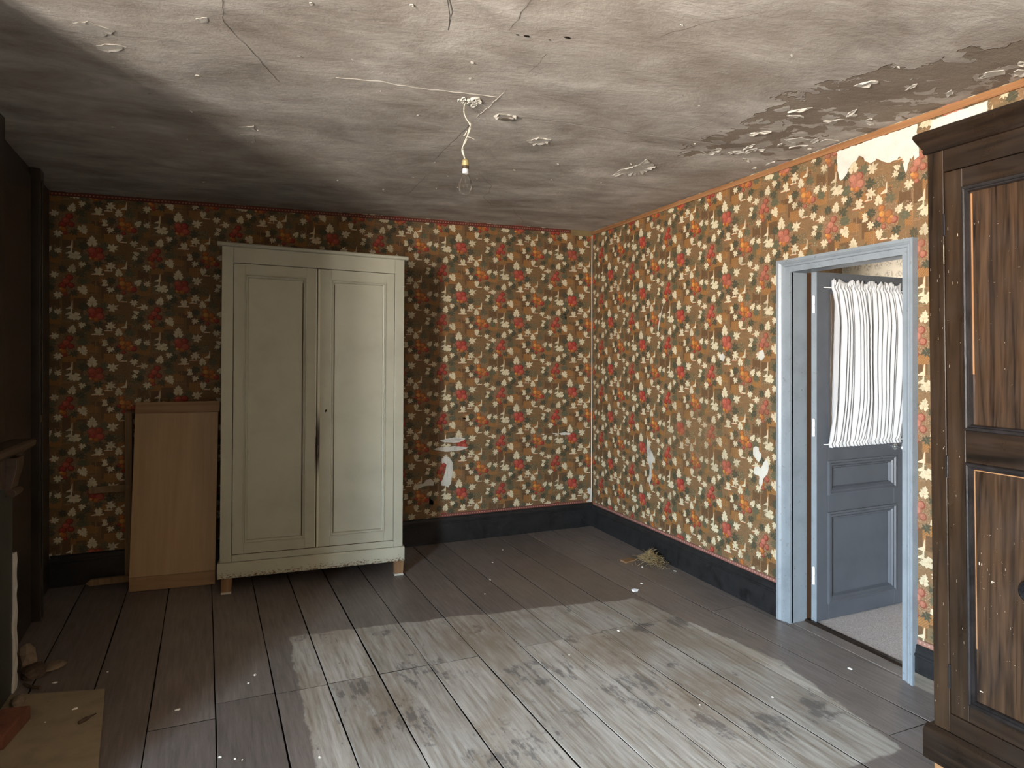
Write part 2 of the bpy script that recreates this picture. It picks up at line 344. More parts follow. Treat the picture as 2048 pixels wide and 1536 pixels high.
def floor_mat():
    t = NT('worn_floor_planks'); p = t.pos(); xyz = t.sep(p); X, Y = xyz[0], xyz[1]
    oi = t.n.new('ShaderNodeObjectInfo').outputs['Random']
    off = t.n.new('ShaderNodeCombineXYZ'); t.l.new(t.math('MULTIPLY', oi, 37.0), off.inputs[0]); t.l.new(t.math('MULTIPLY', oi, 11.0), off.inputs[1])
    pv = t.n.new('ShaderNodeVectorMath'); t.l.new(t.mapping(p, (1, 1, 1), (0, 0, R(-3))), pv.inputs[0]); t.l.new(off.outputs[0], pv.inputs[1])
    v = t.mapping(pv.outputs[0], (1.0, 0.07, 1))
    g1 = t.noise(v, 60, 5, 0.65, 0.3); g2 = t.noise(v, 13, 4, 0.6, 1.8)
    ring = t.wave(v, 9, 7.0, 3, 1.4)
    blot = t.noise(p, 3.2, 6, 0.65); blot2 = t.noise(p, 1.6, 4, 0.6, 0.8); fine = t.noise(p, 70, 4, 0.7)
    # bare pale wood where a floor covering lay
    wob = t.math('MULTIPLY', t.math('SUBTRACT', t.noise(p, 7, 4, 0.6), 0.5), 0.09)
    def half(ax, ay, bx, by):           # signed distance, positive on the left of a->b
        L = math.hypot(bx - ax, by - ay); nx, ny = -(by - ay) / L, (bx - ax) / L
        return t.math('ADD', t.math('ADD', t.math('MULTIPLY', X, nx), t.math('MULTIPLY', Y, ny)), -(nx * ax + ny * ay))
    pts = [(0.25, 1.70), (1.95, 1.73), (2.325, 1.69), (2.437, 2.425), (2.212, 3.447), (0.993, 3.56), (0.208, 3.668)]
    d = None
    for i in range(len(pts)):
        a, b = pts[i], pts[(i + 1) % len(pts)]
        if i == 0: a, b = (0.25, 1.72), (2.325, 1.69)
        if i == 1: continue
        h = half(a[0], a[1], b[0], b[1]); d = h if d is None else t.math('MINIMUM', d, h)
    pale = t.step(t.math('ADD', d, wob), -0.004, 0.010)
    cd = t.ramp(g1, [(0.3, (0.1104, 0.0924, 0.0816)), (0.55, (0.1644, 0.1404, 0.1272)), (0.75, (0.2088, 0.1824, 0.1692))])
    cd = t.mix(t.math('MULTIPLY', t.step(blot, 0.5, 0.72), 0.5), cd, (0.1860, 0.1488, 0.1248))
    cd = t.mix(t.math('MULTIPLY', t.step(t.noise(p, 28, 6, 0.8), 0.66, 0.74), 0.7), cd, (0.26, 0.25, 0.24))
    gr = t.math('ADD', t.math('MULTIPLY', g1, 0.5), t.math('MULTIPLY', t.math('ADD', g2, t.math('MULTIPLY', ring, 0.10)), 0.42))
    cp = t.ramp(gr, [(0.30, (0.120, 0.092, 0.066)), (0.40, (0.265, 0.237, 0.197)), (0.50, (0.375, 0.352, 0.315)), (0.64, (0.50, 0.485, 0.455))])
    cp = t.mix(t.math('MULTIPLY', t.step(blot2, 0.46, 0.66), 0.5), cp, (0.222, 0.174, 0.122))
    cp = t.mix(t.math('MULTIPLY', t.step(t.math('ADD', blot, t.math('MULTIPLY', g1, 0.35)), 0.76, 0.83), 0.75), cp, (0.081, 0.074, 0.074))
    # old blue-black paint left in the grain and a few brown stains
    def spot(x, y, rx, ry):
        a = t.math('DIVIDE', t.math('SUBTRACT', X, x), rx); b = t.math('DIVIDE', t.math('SUBTRACT', Y, y), ry)
        return t.step(t.math('ADD', t.math('MULTIPLY', a, a), t.math('MULTIPLY', b, b)), 1.0, 0.0)
    def smax(l):
        r = None
        for q in l: f = spot(*q); r = f if r is None else t.math('MAXIMUM', r, f)
        return r
    dk = smax([(0.98, 2.20, 0.16, 0.30), (0.62, 2.62, 0.16, 0.28), (1.62, 2.45, 0.30, 0.30), (1.30, 2.75, 0.28, 0.20), (0.45, 2.95, 0.12, 0.25), (1.95, 2.0, 0.20, 0.20), (0.75, 3.0, 0.2, 0.2)])
    br = smax([(1.72, 2.85, 0.30, 0.28), (0.55, 2.75, 0.22, 0.40), (1.15, 3.25, 0.35, 0.25), (1.9, 2.3, 0.3, 0.3)])
    gn = t.math('ADD', t.math('MULTIPLY', t.noise(t.mapping(pv.outputs[0], (1.0, 0.28, 1)), 24, 6, 0.72), 0.75), t.math('MULTIPLY', t.noise(p, 9, 4, 0.6), 0.25))
    cp = t.mix(t.math('MULTIPLY', br, t.math('MULTIPLY', t.step(gn, 0.30, 0.60), 0.60)), cp, (0.19, 0.135, 0.085))
    cp = t.mix(t.math('MULTIPLY', t.step(t.math('ADD', gn, t.math('MULTIPLY', dk, 0.115)), 0.60, 0.67), 0.62), cp, (0.075, 0.075, 0.08))
    cp = t.mix(t.math('MULTIPLY', t.step(t.noise(p, 45, 6, 0.8), 0.60, 0.70), 0.45), cp, (0.115, 0.095, 0.075))
    c = t.mix(pale, cd, cp)
    tint = t.ramp(oi, [(0.0, 0.82), (0.5, 0.95), (1.0, 1.1)])
    c = t.mix(1.0, c, tint, 'MULTIPLY')
    # sawdust trail by the far corner
    dx = t.math('SUBTRACT', X, 2.2); dy = t.math('SUBTRACT', Y, 3.75)
    r2 = t.math('ADD', t.math('MULTIPLY', t.math('MULTIPLY', dx, dx), 1.0), t.math('MULTIPLY', t.math('MULTIPLY', dy, dy), 2.2))
    saw = t.math('MULTIPLY', t.step(r2, 0.9, 0.0), t.step(t.noise(p, 130, 4, 0.8), 0.42, 0.62))
    c = t.mix(t.math('MULTIPLY', saw, 0.55), c, (0.20, 0.15, 0.10))
    t.bump(t.math('ADD', t.math('MULTIPLY', gr, 0.7), t.math('MULTIPLY', fine, 0.3)), 0.35, 0.006)
    rg = t.math('SUBTRACT', t.math('ADD', 0.40, t.math('MULTIPLY', pale, 0.12)), t.math('MULTIPLY', t.step(blot, 0.4, 0.7), 0.08))
    return t.out(c, rg, 0.45)
M['floor'] = floor_mat()
M['crack'] = NT('dark_hairline_crack').out((0.13, 0.11, 0.09), 0.9, 0.1)
M['ridge'] = paint('pale_plaster_ridge', (0.406, 0.378, 0.336), 0.9, 0.1, 20, 0.4)

# ------------------------------------------------------------------ the room shell
XR, YB, YF, H = 2.837, 4.986, -2.20, 2.60
def zc(x, y): return H - 0.031 * min(1, max(0, (XR - x) / 4.06))
DY0, DY1, DZ = 2.062, 2.728, 1.971           # door opening in the right wall
CY0, CY1, CZ = 2.002, 2.815, 2.042           # outer edge of its casing

LX0 = -2.82
mb = MB(); mb.box(LX0, XR + 0.12, YB, YB + 0.14, -0.1, 2.75)
wall_back = struct(obj('wall_back', mb, M['plaster_wall']), 'back wall covered in brown leaf and fruit wallpaper')
mb = MB(); XW = XR + 0.12
mb.box(XR, XW, CY1 - 0.02, YB + 0.14, -0.1, 2.75); mb.box(XR, XW, DY0 - 0.03, CY1 - 0.02, CZ - 0.03, 2.75); mb.box(XR, XW, YF, DY0 - 0.03, -0.1, 2.75)
wall_right = struct(obj('wall_right', mb, M['plaster_wall']), 'right wall with faded leaf wallpaper and a doorway')
mb = MB(); mb.box(LX0, XR, YF - 0.14, YF, -0.1, 2.75)
struct(obj('wall_front', mb, M['brown_paper']), 'brown papered wall behind the viewer')
mb = MB()
mb.box(LX0, WIN_X, YF, WIN_Y0, -0.1, 2.75); mb.box(LX0, WIN_X, WIN_Y1, 2.0, -0.1, 2.75)
mb.box(LX0, WIN_X, WIN_Y0, WIN_Y1, -0.1, WIN_Z0); mb.box(LX0, WIN_X, WIN_Y0, WIN_Y1, WIN_Z1, 2.75)
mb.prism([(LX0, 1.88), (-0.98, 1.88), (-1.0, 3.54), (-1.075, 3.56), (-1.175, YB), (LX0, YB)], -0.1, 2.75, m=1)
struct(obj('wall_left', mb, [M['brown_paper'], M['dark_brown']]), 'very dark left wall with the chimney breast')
# window frame in the alcove (casement, two leaves)
win = bpy.data.objects.new('window_1', None); COL.objects.link(win); struct(win, 'tall casement window in the left wall before the chimney breast')
mb = MB(); t_ = 0.045
for a, b, c, d in ((WIN_Y0, WIN_Y0 + t_, WIN_Z0, WIN_Z1), (WIN_Y1 - t_, WIN_Y1, WIN_Z0, WIN_Z1), (WIN_Y0, WIN_Y1, WIN_Z0, WIN_Z0 + t_), (WIN_Y0, WIN_Y1, WIN_Z1 - t_, WIN_Z1), ((WIN_Y0 + WIN_Y1) / 2 - 0.03, (WIN_Y0 + WIN_Y1) / 2 + 0.03, WIN_Z0, WIN_Z1)):
    mb.box(WIN_X - 0.10, WIN_X - 0.055, a, b, c, d)
obj('window_frame', mb, M['white_metal'], win)
for a, b in ((WIN_Y0 + t_, (WIN_Y0 + WIN_Y1) / 2 - 0.03), ((WIN_Y0 + WIN_Y1) / 2 + 0.03, WIN_Y1 - t_)):
    mb = MB(); mb.box(WIN_X - 0.082, WIN_X - 0.078, a, b, WIN_Z0 + t_, WIN_Z1 - t_); obj('pane', mb, M['pane_glass'], win)
mb = MB(); mb.box(WIN_X - 0.09, WIN_X + 0.06, WIN_Y0 - 0.06, WIN_Y1 + 0.06, WIN_Z0 - 0.035, WIN_Z0 - 0.001); obj('window_sill', mb, M['white_metal'], win)

# ceiling: gently uneven plaster
mb = MB(); nx, ny = 110, 150
gx = [LX0 + (XR + 0.1 - LX0) * i / nx for i in range(nx + 1)]; gy = [YF - 0.1 + (YB + 0.2 - YF) * j / ny for j in range(ny + 1)]
vs = [(x, y, zc(x, y) + 0.010 * (noise.noise((x * 0.9, y * 0.9, 3.1))) + 0.0022 * noise.noise((x * 5, y * 5, 9.1))) for y in gy for x in gx]
fs = [(j * (nx + 1) + i, j * (nx + 1) + i + 1, (j + 1) * (nx + 1) + i + 1, (j + 1) * (nx + 1) + i) for j in range(ny) for i in range(nx)]
mb.add(vs, fs)
ceiling = struct(obj('ceiling', mb, M['ceiling'], smooth=True, fixn=False), 'stained grey plaster ceiling with cracks and flaking paint')
mb = MB(); mb.box(LX0, XW + 3, YF - 0.1, YB + 0.15, 2.68, 2.75); obj('ceiling_slab', mb, M['plaster_wall'], ceiling)

def ceil_z(x, y): return zc(x, y) + 0.010 * (noise.noise((x * 0.9, y * 0.9, 3.1))) + 0.0022 * noise.noise((x * 5, y * 5, 9.1))

# floor: every plank its own piece
mb = MB(); mb.box(LX0, XR + 0.11, YF - 0.1, YB + 0.1, -0.12, -0.022)
floor = struct(obj('floor', mb, M['gap']), 'wide old floorboards, dark painted with a pale bare rectangle')
rnd = random.Random(5)
SEAMS = [-3.0, -2.75, -2.5, -2.25, -2.0, -1.74, -1.38, -1.12, -0.87, -0.61, -0.37, -0.12, 0.124, 0.350, 0.583, 0.825, 1.080, 1.320, 1.560, 1.795, 2.030, 2.290, 2.530, 2.78, 3.05, 3.3]
TA = math.tan(R(3))
def plank(s0, s1, l0, l1, dz, tilt):
    mb = MB(); n = max(2, int((l1 - l0) / 0.16)); L = []; Rr = []
    for i in range(n + 1):
        y = l0 + (l1 - l0) * i / n
        w0 = 0.0028 * noise.noise((s0 * 9, y * 2.3, 1.7)) + 0.0016 * noise.noise((s0 * 9, y * 9, 4.7))
        w1 = 0.0028 * noise.noise((s1 * 9 + 50, y * 2.3, 2.7)) + 0.0016 * noise.noise((s1 * 9 + 50, y * 9, 5.7))
        sh = (3.0 - y) * TA
        zt = dz + 0.0012 * noise.noise((s0 * 3, y * 1.5, 8))
        L.append((s0 + sh + w0 + 0.0027, y, zt - tilt)); Rr.append((s1 + sh + w1 - 0.0027, y, zt + tilt))
    e_ = 0.0013
    for i in range(n):
        a, b, c, d = L[i], L[i + 1], Rr[i + 1], Rr[i]
        up = lambda p, k: (p[0] + k, p[1], p[2]); dn = lambda p: (p[0], p[1], p[2] - 0.02); sk = lambda p: (p[0], p[1], p[2] - e_)
        mb.face([up(a, e_), up(d, -e_), up(c, -e_), up(b, e_)])
        mb.face([sk(a), up(a, e_), up(b, e_), sk(b)]); mb.face([up(d, -e_), sk(d), sk(c), up(c, -e_)])
        mb.face([dn(a), sk(a), sk(b), dn(b)], 1); mb.face([sk(d), dn(d), dn(c), sk(c)], 1)  # plank sides coloured near-black so light cannot brighten the seams
    for k in (0, n):
        a, d = L[k], Rr[k]
        mb.face([(a[0], a[1], a[2] - 0.02), (d[0], d[1], d[2] - 0.02), (d[0], d[1], d[2] - e_), (d[0] - e_, d[1], d[2]), (a[0] + e_, a[1], a[2]), (a[0], a[1], a[2] - e_)], 1)
    return obj('plank', mb, [M['floor'], M['gap']], floor)
for i in range(len(SEAMS) - 1):
    cuts = [YF, 0.62 + 0.03 * (i % 2), 3.045 + rnd.uniform(-0.012, 0.012), YB - 0.001]
    if i in (7, 9, 16, 21): cuts = [YF, 1.3 if i != 21 else 1.78, YB - 0.001]
    if i == 10: cuts = [YF, 2.93, YB - 0.001]
    for a, b in zip(cuts[:-1], cuts[1:]):
        s0, s1 = SEAMS[i], SEAMS[i + 1]
        if s0 + (3 - b) * TA > XR + 0.02 and s0 > XR: continue
        plank(s0, s1, a + 0.0012, b - 0.0012, rnd.uniform(-0.0015, 0.0), rnd.uniform(-0.0008, 0.0008))
# clear the planks' overhang outside the walls is hidden by the walls themselves

# baseboards (moulded top edge), black
def base_profile(h): return [(0, 0), (0.022, 0), (0.022, h - 0.052), (0.026, h - 0.048), (0.026, h - 0.040), (0.019, h - 0.036), (0.019, h - 0.022), (0.013, h - 0.012), (0.014, h - 0.004), (0.010, h), (0, h)]
mb = MB(); mb.prism(base_profile(0.205), -1.17, XR, lambda a, b, h: (h, YB - a, b))
struct(obj('baseboard_back', mb, M['base_black']), 'black moulded baseboard along the back wall')
mb = MB(); mb.prism(base_profile(0.187), CY1 + 0.002, YB - 0.02, lambda a, b, h: (XR - a, h, b))
struct(obj('baseboard_right', mb, M['base_black']), 'black moulded baseboard between the corner and the doorway')
mb = MB(); mb.prism(base_profile(0.187), YF, CY0 + 0.012, lambda a, b, h: (XR - a, h, b))
b2 = struct(obj('baseboard_armoire_side', mb, M['base_black']), 'short worn black baseboard between doorway and dark armoire')
mb = MB(); mb.box(XR - 0.0235, XR - 0.02, 1.5, CY0 + 0.0125, 0.001, 0.062); obj('bare_strip', mb, M['grey_wood'], b2, label='bare wood showing at the foot of the baseboard')
# ceiling strip of orange wood on the right wall
mb = MB(); mb.prism([(0, 0), (0.012, 0), (0.016, 0.012), (0.014, 0.030), (0, 0.036)], YF, YB - 0.005, lambda a, b, h: (XR - a - 0.001, h, 2.562 + b))
struct(obj('trim_1', mb, M['trim_wood']), 'thin orange wooden strip where right wall meets ceiling')

# ------------------------------------------------------------------ wallpaper print
CREAM, BROWN, ORNG, OLIVE, UMBER = (0.53, 0.475, 0.33), (0.155, 0.092, 0.040), (0.255, 0.124, 0.038), (0.104, 0.080, 0.038), (0.100, 0.056, 0.026)
LEAFD, LEAFG, RED, ROSE, FRUIT, AMBER = (0.053, 0.051, 0.031), (0.085, 0.083, 0.049), (0.281, 0.038, 0.025), (0.357, 0.072, 0.047), (0.340, 0.111, 0.025), (0.476, 0.212, 0.047)
HALF = [(0.0, 1.05), (0.12, 0.72), (0.20, 0.42), (0.44, 0.50), (0.62, 0.52), (0.50, 0.26), (0.36, 0.08), (0.62, 0.02), (0.84, -0.12), (0.62, -0.30), (0.40, -0.36), (0.44, -0.62), (0.20, -0.66), (0.04, -0.34)]
LEAF1 = HALF + [(-x, y) for x, y in HALF[::-1][:-1]]
HALF2 = [(0.0, 1.05), (0.16, 0.74), (0.38, 0.66), (0.30, 0.40), (0.60, 0.30), (0.44, 0.04), (0.68, -0.22), (0.50, -0.46), (0.34, -0.70), (0.14, -0.66), (0.03, -0.36)]
LEAF2 = HALF2 + [(-x, y) for x, y in HALF2[::-1][:-1]]
JAG = []
for k in range(18):
    q = 2 * math.pi * k / 18; r = (0.95 if k % 2 == 0 else 0.62) * (1 + 0.22 * math.cos(q)); JAG.append((r * math.sin(q) * 0.85, r * math.cos(q)))
KU, KV = 0.000593, 0.000537
MOTIF = {
 'A': dict(w=[(-35, 150, 0, 72), (158, 88, -62, 64), (-195, -30, 105, 70), (-130, -132, 165, 44), (25, -205, 190, 54), (140, -138, -118, 60)],
           d=[(72, 98, -20, 66), (-112, 88, 42, 58), (132, -45, -100, 66), (-100, -52, 112, 68), (22, -118, 180, 56), (-82, -152, 165, 56)],
           f=[(-38, 42, 46, ROSE), (30, 48, 44, RED), (-22, -18, 52, RED), (40, -24, 48, ROSE), (-2, 12, 30, RED), (4, -64, 32, FRUIT), (-46, -50, 22, AMBER)],
           c=[(120, -196, 80, 16)], l=[(300, -120, 0)]),
 'B': dict(w=[(60, 180, -12, 58), (-100, 102, 30, 48), (-176, 32, 60, 36), (-192, -22, 120, 38), (160, -70, 205, 66), (-70, -142, 172, 52)],
           d=[(-122, 25, 80, 50), (-25, 165, 10, 50), (142, 122, -40, 56), (145, 32, -90, 58), (80, -112, -150, 50), (-132, -52, 110, 50)],
           f=[(36, 74, 38, RED), (4, 22, 42, ROSE), (52, -24, 34, RED), (-26, -28, 40, RED), (-16, -88, 34, FRUIT), (-4, -132, 22, RED), (-40, -70, 20, AMBER)],
           c=[(300, 128, 120, 20)], l=[(66, -262, 1)]),
 'C': dict(w=[(-65, 150, 5, 56), (-202, 42, 50, 34), (-196, 4, 120, 36), (-145, -60, 160, 46), (-60, -152, 176, 52), (85, -216, 186, 50), (125, 36, -38, 48), (215, 26, -28, 44)],
           d=[(45, 150, -15, 62), (-130, 50, 70, 54), (-80, -60, 120, 50), (170, -26, -110, 54), (100, -146, -160, 54)],
           f=[(-36, 72, 36, FRUIT), (-30, 20, 36, AMBER), (-22, -38, 30, FRUIT), (-14, -94, 24, RED), (30, 12, 42, FRUIT), (82, -50, 36, RED), (40, -52, 36, FRUIT), (60, -20, 18, AMBER), (-60, -20, 24, RED)],
           c=[(-20, -205, 70, 16), (150, -272, 80, 14)], l=[(345, 40, 0)]),
}
def clip_poly(poly, r):
    for ax, lim, sg in ((0, r[0], 1), (0, r[1], -1), (1, r[2], 1), (1, r[3], -1)):
        out = []
        for i in range(len(poly)):
            a, b = poly[i - 1], poly[i]; da, db = (a[ax] - lim) * sg, (b[ax] - lim) * sg
            if (da >= 0) != (db >= 0):
                k = da / (da - db); out.append((a[0] + (b[0] - a[0]) * k, a[1] + (b[1] - a[1]) * k))
            if db >= 0: out.append(b)
        poly = out
        if len(poly) < 3: return None
    return poly

class Paper:
    def __init__(s, fn, rects, fade): s.fn, s.rects, s.fade = fn, rects, fade; s.v = []; s.f = []; s.c = []; s.rn = random.Random(2)
    def poly(s, pts, lay, col, a=1.0, fade=True):
        cu = sum(p[0] for p in pts) / len(pts); cz = sum(p[1] for p in pts) / len(pts)
        if fade: col = s.fade(cu, cz, col)
        for r in s.rects:
            if all(r[0] <= p[0] <= r[1] and r[2] <= p[1] <= r[3] for p in pts): q = pts
            elif max(p[0] for p in pts) < r[0] or min(p[0] for p in pts) > r[1] or max(p[1] for p in pts) < r[2] or min(p[1] for p in pts) > r[3]: continue
            else: q = clip_poly(pts, r)
            if not q: continue
            i = len(s.v); o_ = 0.0010 + 0.00025 * lay + s.rn.uniform(0, 0.00023); s.v += [s.fn(u, z, o_) for u, z in q]; s.f.append(tuple(range(i, i + len(q)))); s.c.append((*col, a))
    def rect(s, u0, u1, z0, z1, lay, col, a=1.0, fade=True): s.poly([(u0, z0), (u1, z0), (u1, z1), (u0, z1)], lay, col, a, fade)
    def build(s, name, parent):
        me = bpy.data.meshes.new(name); me.from_pydata(s.v, [], s.f); me.materials.append(M['wallpaper'])
        at = me.color_attributes.new('Col', 'FLOAT_COLOR', 'CORNER'); buf = []
        for f, c in zip(s.f, s.c): buf += list(c) * len(f)
        at.data.foreach_set('color', buf)
        o = bpy.data.objects.new(name, me); COL.objects.link(o); o.parent = parent; return o

def motif(P, kind, u, z, mu, mv, rn):
    m = MOTIF[kind]; mir = P.mir
    T = lambda a, b: (u + mir * a * KU * mu, z + b * KV * mv)
    rr = random.Random(kind)
    # woven-block ground
    for k in range(14):
        cx_, cy_ = rr.uniform(-190, 190), rr.uniform(-400, 400); w_, h_ = rr.choice([(rr.uniform(50, 110), rr.uniform(12, 40)), (rr.uniform(12, 40), rr.uniform(50, 120)), (rr.uniform(40, 80), rr.uniform(40, 80))])
        col = rr.choice([OLIVE, ORNG, UMBER, OLIVE, UMBER, ORNG]); al = rr.choice([1, 1, 0.5, 0.25]) if col != ORNG else 0.5
        a, b = T(cx_ - w_, cy_ - h_), T(cx_ + w_, cy_ + h_)
        P.rect(min(a[0], b[0]), max(a[0], b[0]), a[1], b[1], 1 + (k % 3), col, al)
    for k in range(6):
        cx_, cy_ = rr.uniform(-190, 190), rr.uniform(-380, 380); w_, h_ = (rr.uniform(40, 80), 3) if k % 2 else (3, rr.uniform(50, 110))
        a, b = T(cx_ - w_, cy_ - h_), T(cx_ + w_, cy_ + h_); P.rect(min(a[0], b[0]), max(a[0], b[0]), a[1], b[1], 5, (0.24, 0.14, 0.068))
    def leaf(shape, dx, dy, ang, sz, lay, col):
        q = R(ang); ca, sa = math.cos(q), math.sin(q)
        P.poly([T(dx + (x * ca - y * sa) * sz, dy + (x * sa + y * ca) * sz) for x, y in shape], lay, col)
        return lambda x, y: T(dx + (x * ca - y * sa) * sz, dy + (x * sa + y * ca) * sz)
    for cx_, cy_, w_, h_ in m['c']:
        P.poly([T(cx_ - w_ / 2, cy_ - h_ / 2), T(cx_ + w_ / 2, cy_ - h_ / 2), T(cx_ + w_ / 2, cy_ + h_ / 2), T(cx_ + w_ * .2, cy_ + h_ * .1), T(cx_ - w_ * .1, cy_ + h_ * .6), T(cx_ - w_ / 2, cy_)], 6, CREAM)
        P.poly([T(cx_ - w_ / 2, cy_ - h_ / 2 - 9), T(cx_ + w_ / 2, cy_ - h_ / 2 - 9), T(cx_ + w_ / 2, cy_ - h_ / 2), T(cx_ - w_ / 2, cy_ - h_ / 2)], 6, (0.25, 0.075, 0.03))
    for cx_, cy_, k in m['l']:
        P.poly([T(cx_, cy_ - 50), T(cx_, cy_ + 55), T(cx_ - 8, cy_ + 40), T(cx_ - 16, cy_ - 14), T(cx_ - 34, cy_ - 24), T(cx_ - 62, cy_ - 42), T(cx_ - 62, cy_ - 50)], 6, CREAM)
    # tan halo under the spray
    P.poly([T(math.cos(k * .5236) * (118 + 22 * (k % 2)), math.sin(k * .5236) * (128 + 20 * (k % 3))) for k in range(12)], 6, (0.165, 0.10, 0.05), 0.25)
    for i, (dx, dy, ang, sz) in enumerate(m['d']):
        g = leaf(JAG if i % 2 else LEAF1, dx, dy, ang, sz * 1.12, 7, LEAFD if i % 3 else LEAFG)
        P.poly([g(-.04, -.5), g(.04, -.5), g(0, .8)], 8, (0.12, 0.115, 0.07))
    for i, (dx, dy, ang, sz) in enumerate(m['w']):
        g = leaf(LEAF1 if i % 2 else LEAF2, dx, dy, ang, sz * 1.1, 9, CREAM)
        P.poly([g(-.035, -.4), g(.035, -.4), g(0, .7)], 10, (0.42, 0.33, 0.19))
        P.poly([g(-.02, -.25), g(.02, -.3), g(.42, .12)], 10, (0.42, 0.33, 0.19)); P.poly([g(-.02, -.3), g(.02, -.25), g(-.42, .12)], 10, (0.42, 0.33, 0.19))
    for dx, dy, r_, col in m['f']:
        jt = [(math.cos(k * .6283), math.sin(k * .6283)) for k in range(10)]
        P.poly([T(dx + x * r_, dy + y * r_) for x, y in jt], 11, tuple(v * 0.55 for v in col))
        P.poly([T(dx - r_ * .1 + x * r_ * .74, dy + r_ * .1 + y * r_ * .74) for x, y in jt], 12, col)
        P.poly([T(dx - r_ * .25 + x * r_ * .26, dy + r_ * .3 + y * r_ * .26) for x, y in jt], 13, tuple(min(1, v * 1.15 + 0.02) for v in col))

def fill_paper(P, u_ref, z_ref, step, per, order, n0, n1):
    """columns of motifs step apart; every other column drops half a repeat"""
    for k in range(n0, n1 + 1):
        for j in range(-8, 9):
            if not -0.05 < z_ref - (k % 2) * per / 2 + j * per < 2.75: continue
            motif(P, order[k % 3], u_ref + k * step, z_ref - (k % 2) * per / 2 + j * per, abs(step) / 0.1687, per / 0.40, rnd)

mixc = lambda a, b, k: tuple(x + (y - x) * k for x, y in zip(a, b))
def fade_back(u, z, c): return c
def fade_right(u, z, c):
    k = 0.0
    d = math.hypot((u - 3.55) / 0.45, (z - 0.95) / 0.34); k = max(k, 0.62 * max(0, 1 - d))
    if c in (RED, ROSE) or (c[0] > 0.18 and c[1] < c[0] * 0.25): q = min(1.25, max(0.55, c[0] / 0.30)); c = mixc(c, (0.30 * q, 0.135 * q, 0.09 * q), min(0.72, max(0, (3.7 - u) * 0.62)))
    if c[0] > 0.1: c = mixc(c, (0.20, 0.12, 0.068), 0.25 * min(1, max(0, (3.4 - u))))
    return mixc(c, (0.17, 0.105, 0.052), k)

P = Paper(lambda u, z, o: (u, YB - o, z), [(-1.2, XR, 0.15, 2.60)], fade_back); P.mir = 1
P.rect(-1.2, XR, 0.15, 2.60, 0, BROWN)
fill_paper(P, 1.618, 2.372, 0.1690, 0.3985, ['A', 'C', 'B'], -18, 8)
def border(P, u0, u1, zf, h, red, dot, sp):
    n = int((u1 - u0) / 0.1)
    for i in range(n):
        a, b = u0 + (u1 - u0) * i / n, u0 + (u1 - u0) * (i + 1) / n
        P.poly([(a, zf(a)), (b, zf(b)), (b, zf(b) + h), (a, zf(a) + h)], 15, red)
        P.poly([(a, zf(a)), (b, zf(b)), (b, zf(b) + h * .12), (a, zf(a) + h * .12)], 16, tuple(v * .45 for v in red))
        P.poly([(a, zf(a) + h * .88), (b, zf(b) + h * .88), (b, zf(b) + h), (a, zf(a) + h)], 16, tuple(v * .45 for v in red))
    k = u0 + sp / 2
    while k < u1:
        z = zf(k) + h / 2; P.poly([(k - sp * .28, z), (k, z - h * .2), (k + sp * .28, z), (k, z + h * .2)], 16, dot); k += sp
border(P, -1.17, 2.62, lambda u: zc(u, YB) - 0.030, 0.028, (0.115, 0.024, 0.018), (0.30, 0.17, 0.11), 0.021)
border(P, 1.45, 2.74, lambda u: 0.203, 0.026, (0.17, 0.05, 0.04), (0.36, 0.22, 0.18), 0.021)
P.rect(2.62, XR, 2.55, 2.60, 15, (0.19, 0.14, 0.065))
P.build('wallpaper', wall_back)['label'] = 'brown wallpaper printed with cream leaves and red fruit'
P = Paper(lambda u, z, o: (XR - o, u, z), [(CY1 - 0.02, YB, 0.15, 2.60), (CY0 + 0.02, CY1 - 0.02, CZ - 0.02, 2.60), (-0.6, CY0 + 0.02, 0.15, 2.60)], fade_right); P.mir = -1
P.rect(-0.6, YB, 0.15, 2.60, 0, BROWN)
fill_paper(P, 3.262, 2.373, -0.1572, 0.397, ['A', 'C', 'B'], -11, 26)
border(P, CY1, YB - 0.03, lambda u: 0.186, 0.026, (0.21, 0.085, 0.07), (0.40, 0.27, 0.22), 0.021)
border(P, 1.2, CY0, lambda u: 0.186, 0.026, (0.25, 0.12, 0.10), (0.40, 0.27, 0.22), 0.021)
P.build('wallpaper', wall_right)['label'] = 'rubbed brown wallpaper printed with cream leaves and pinkish fruit'

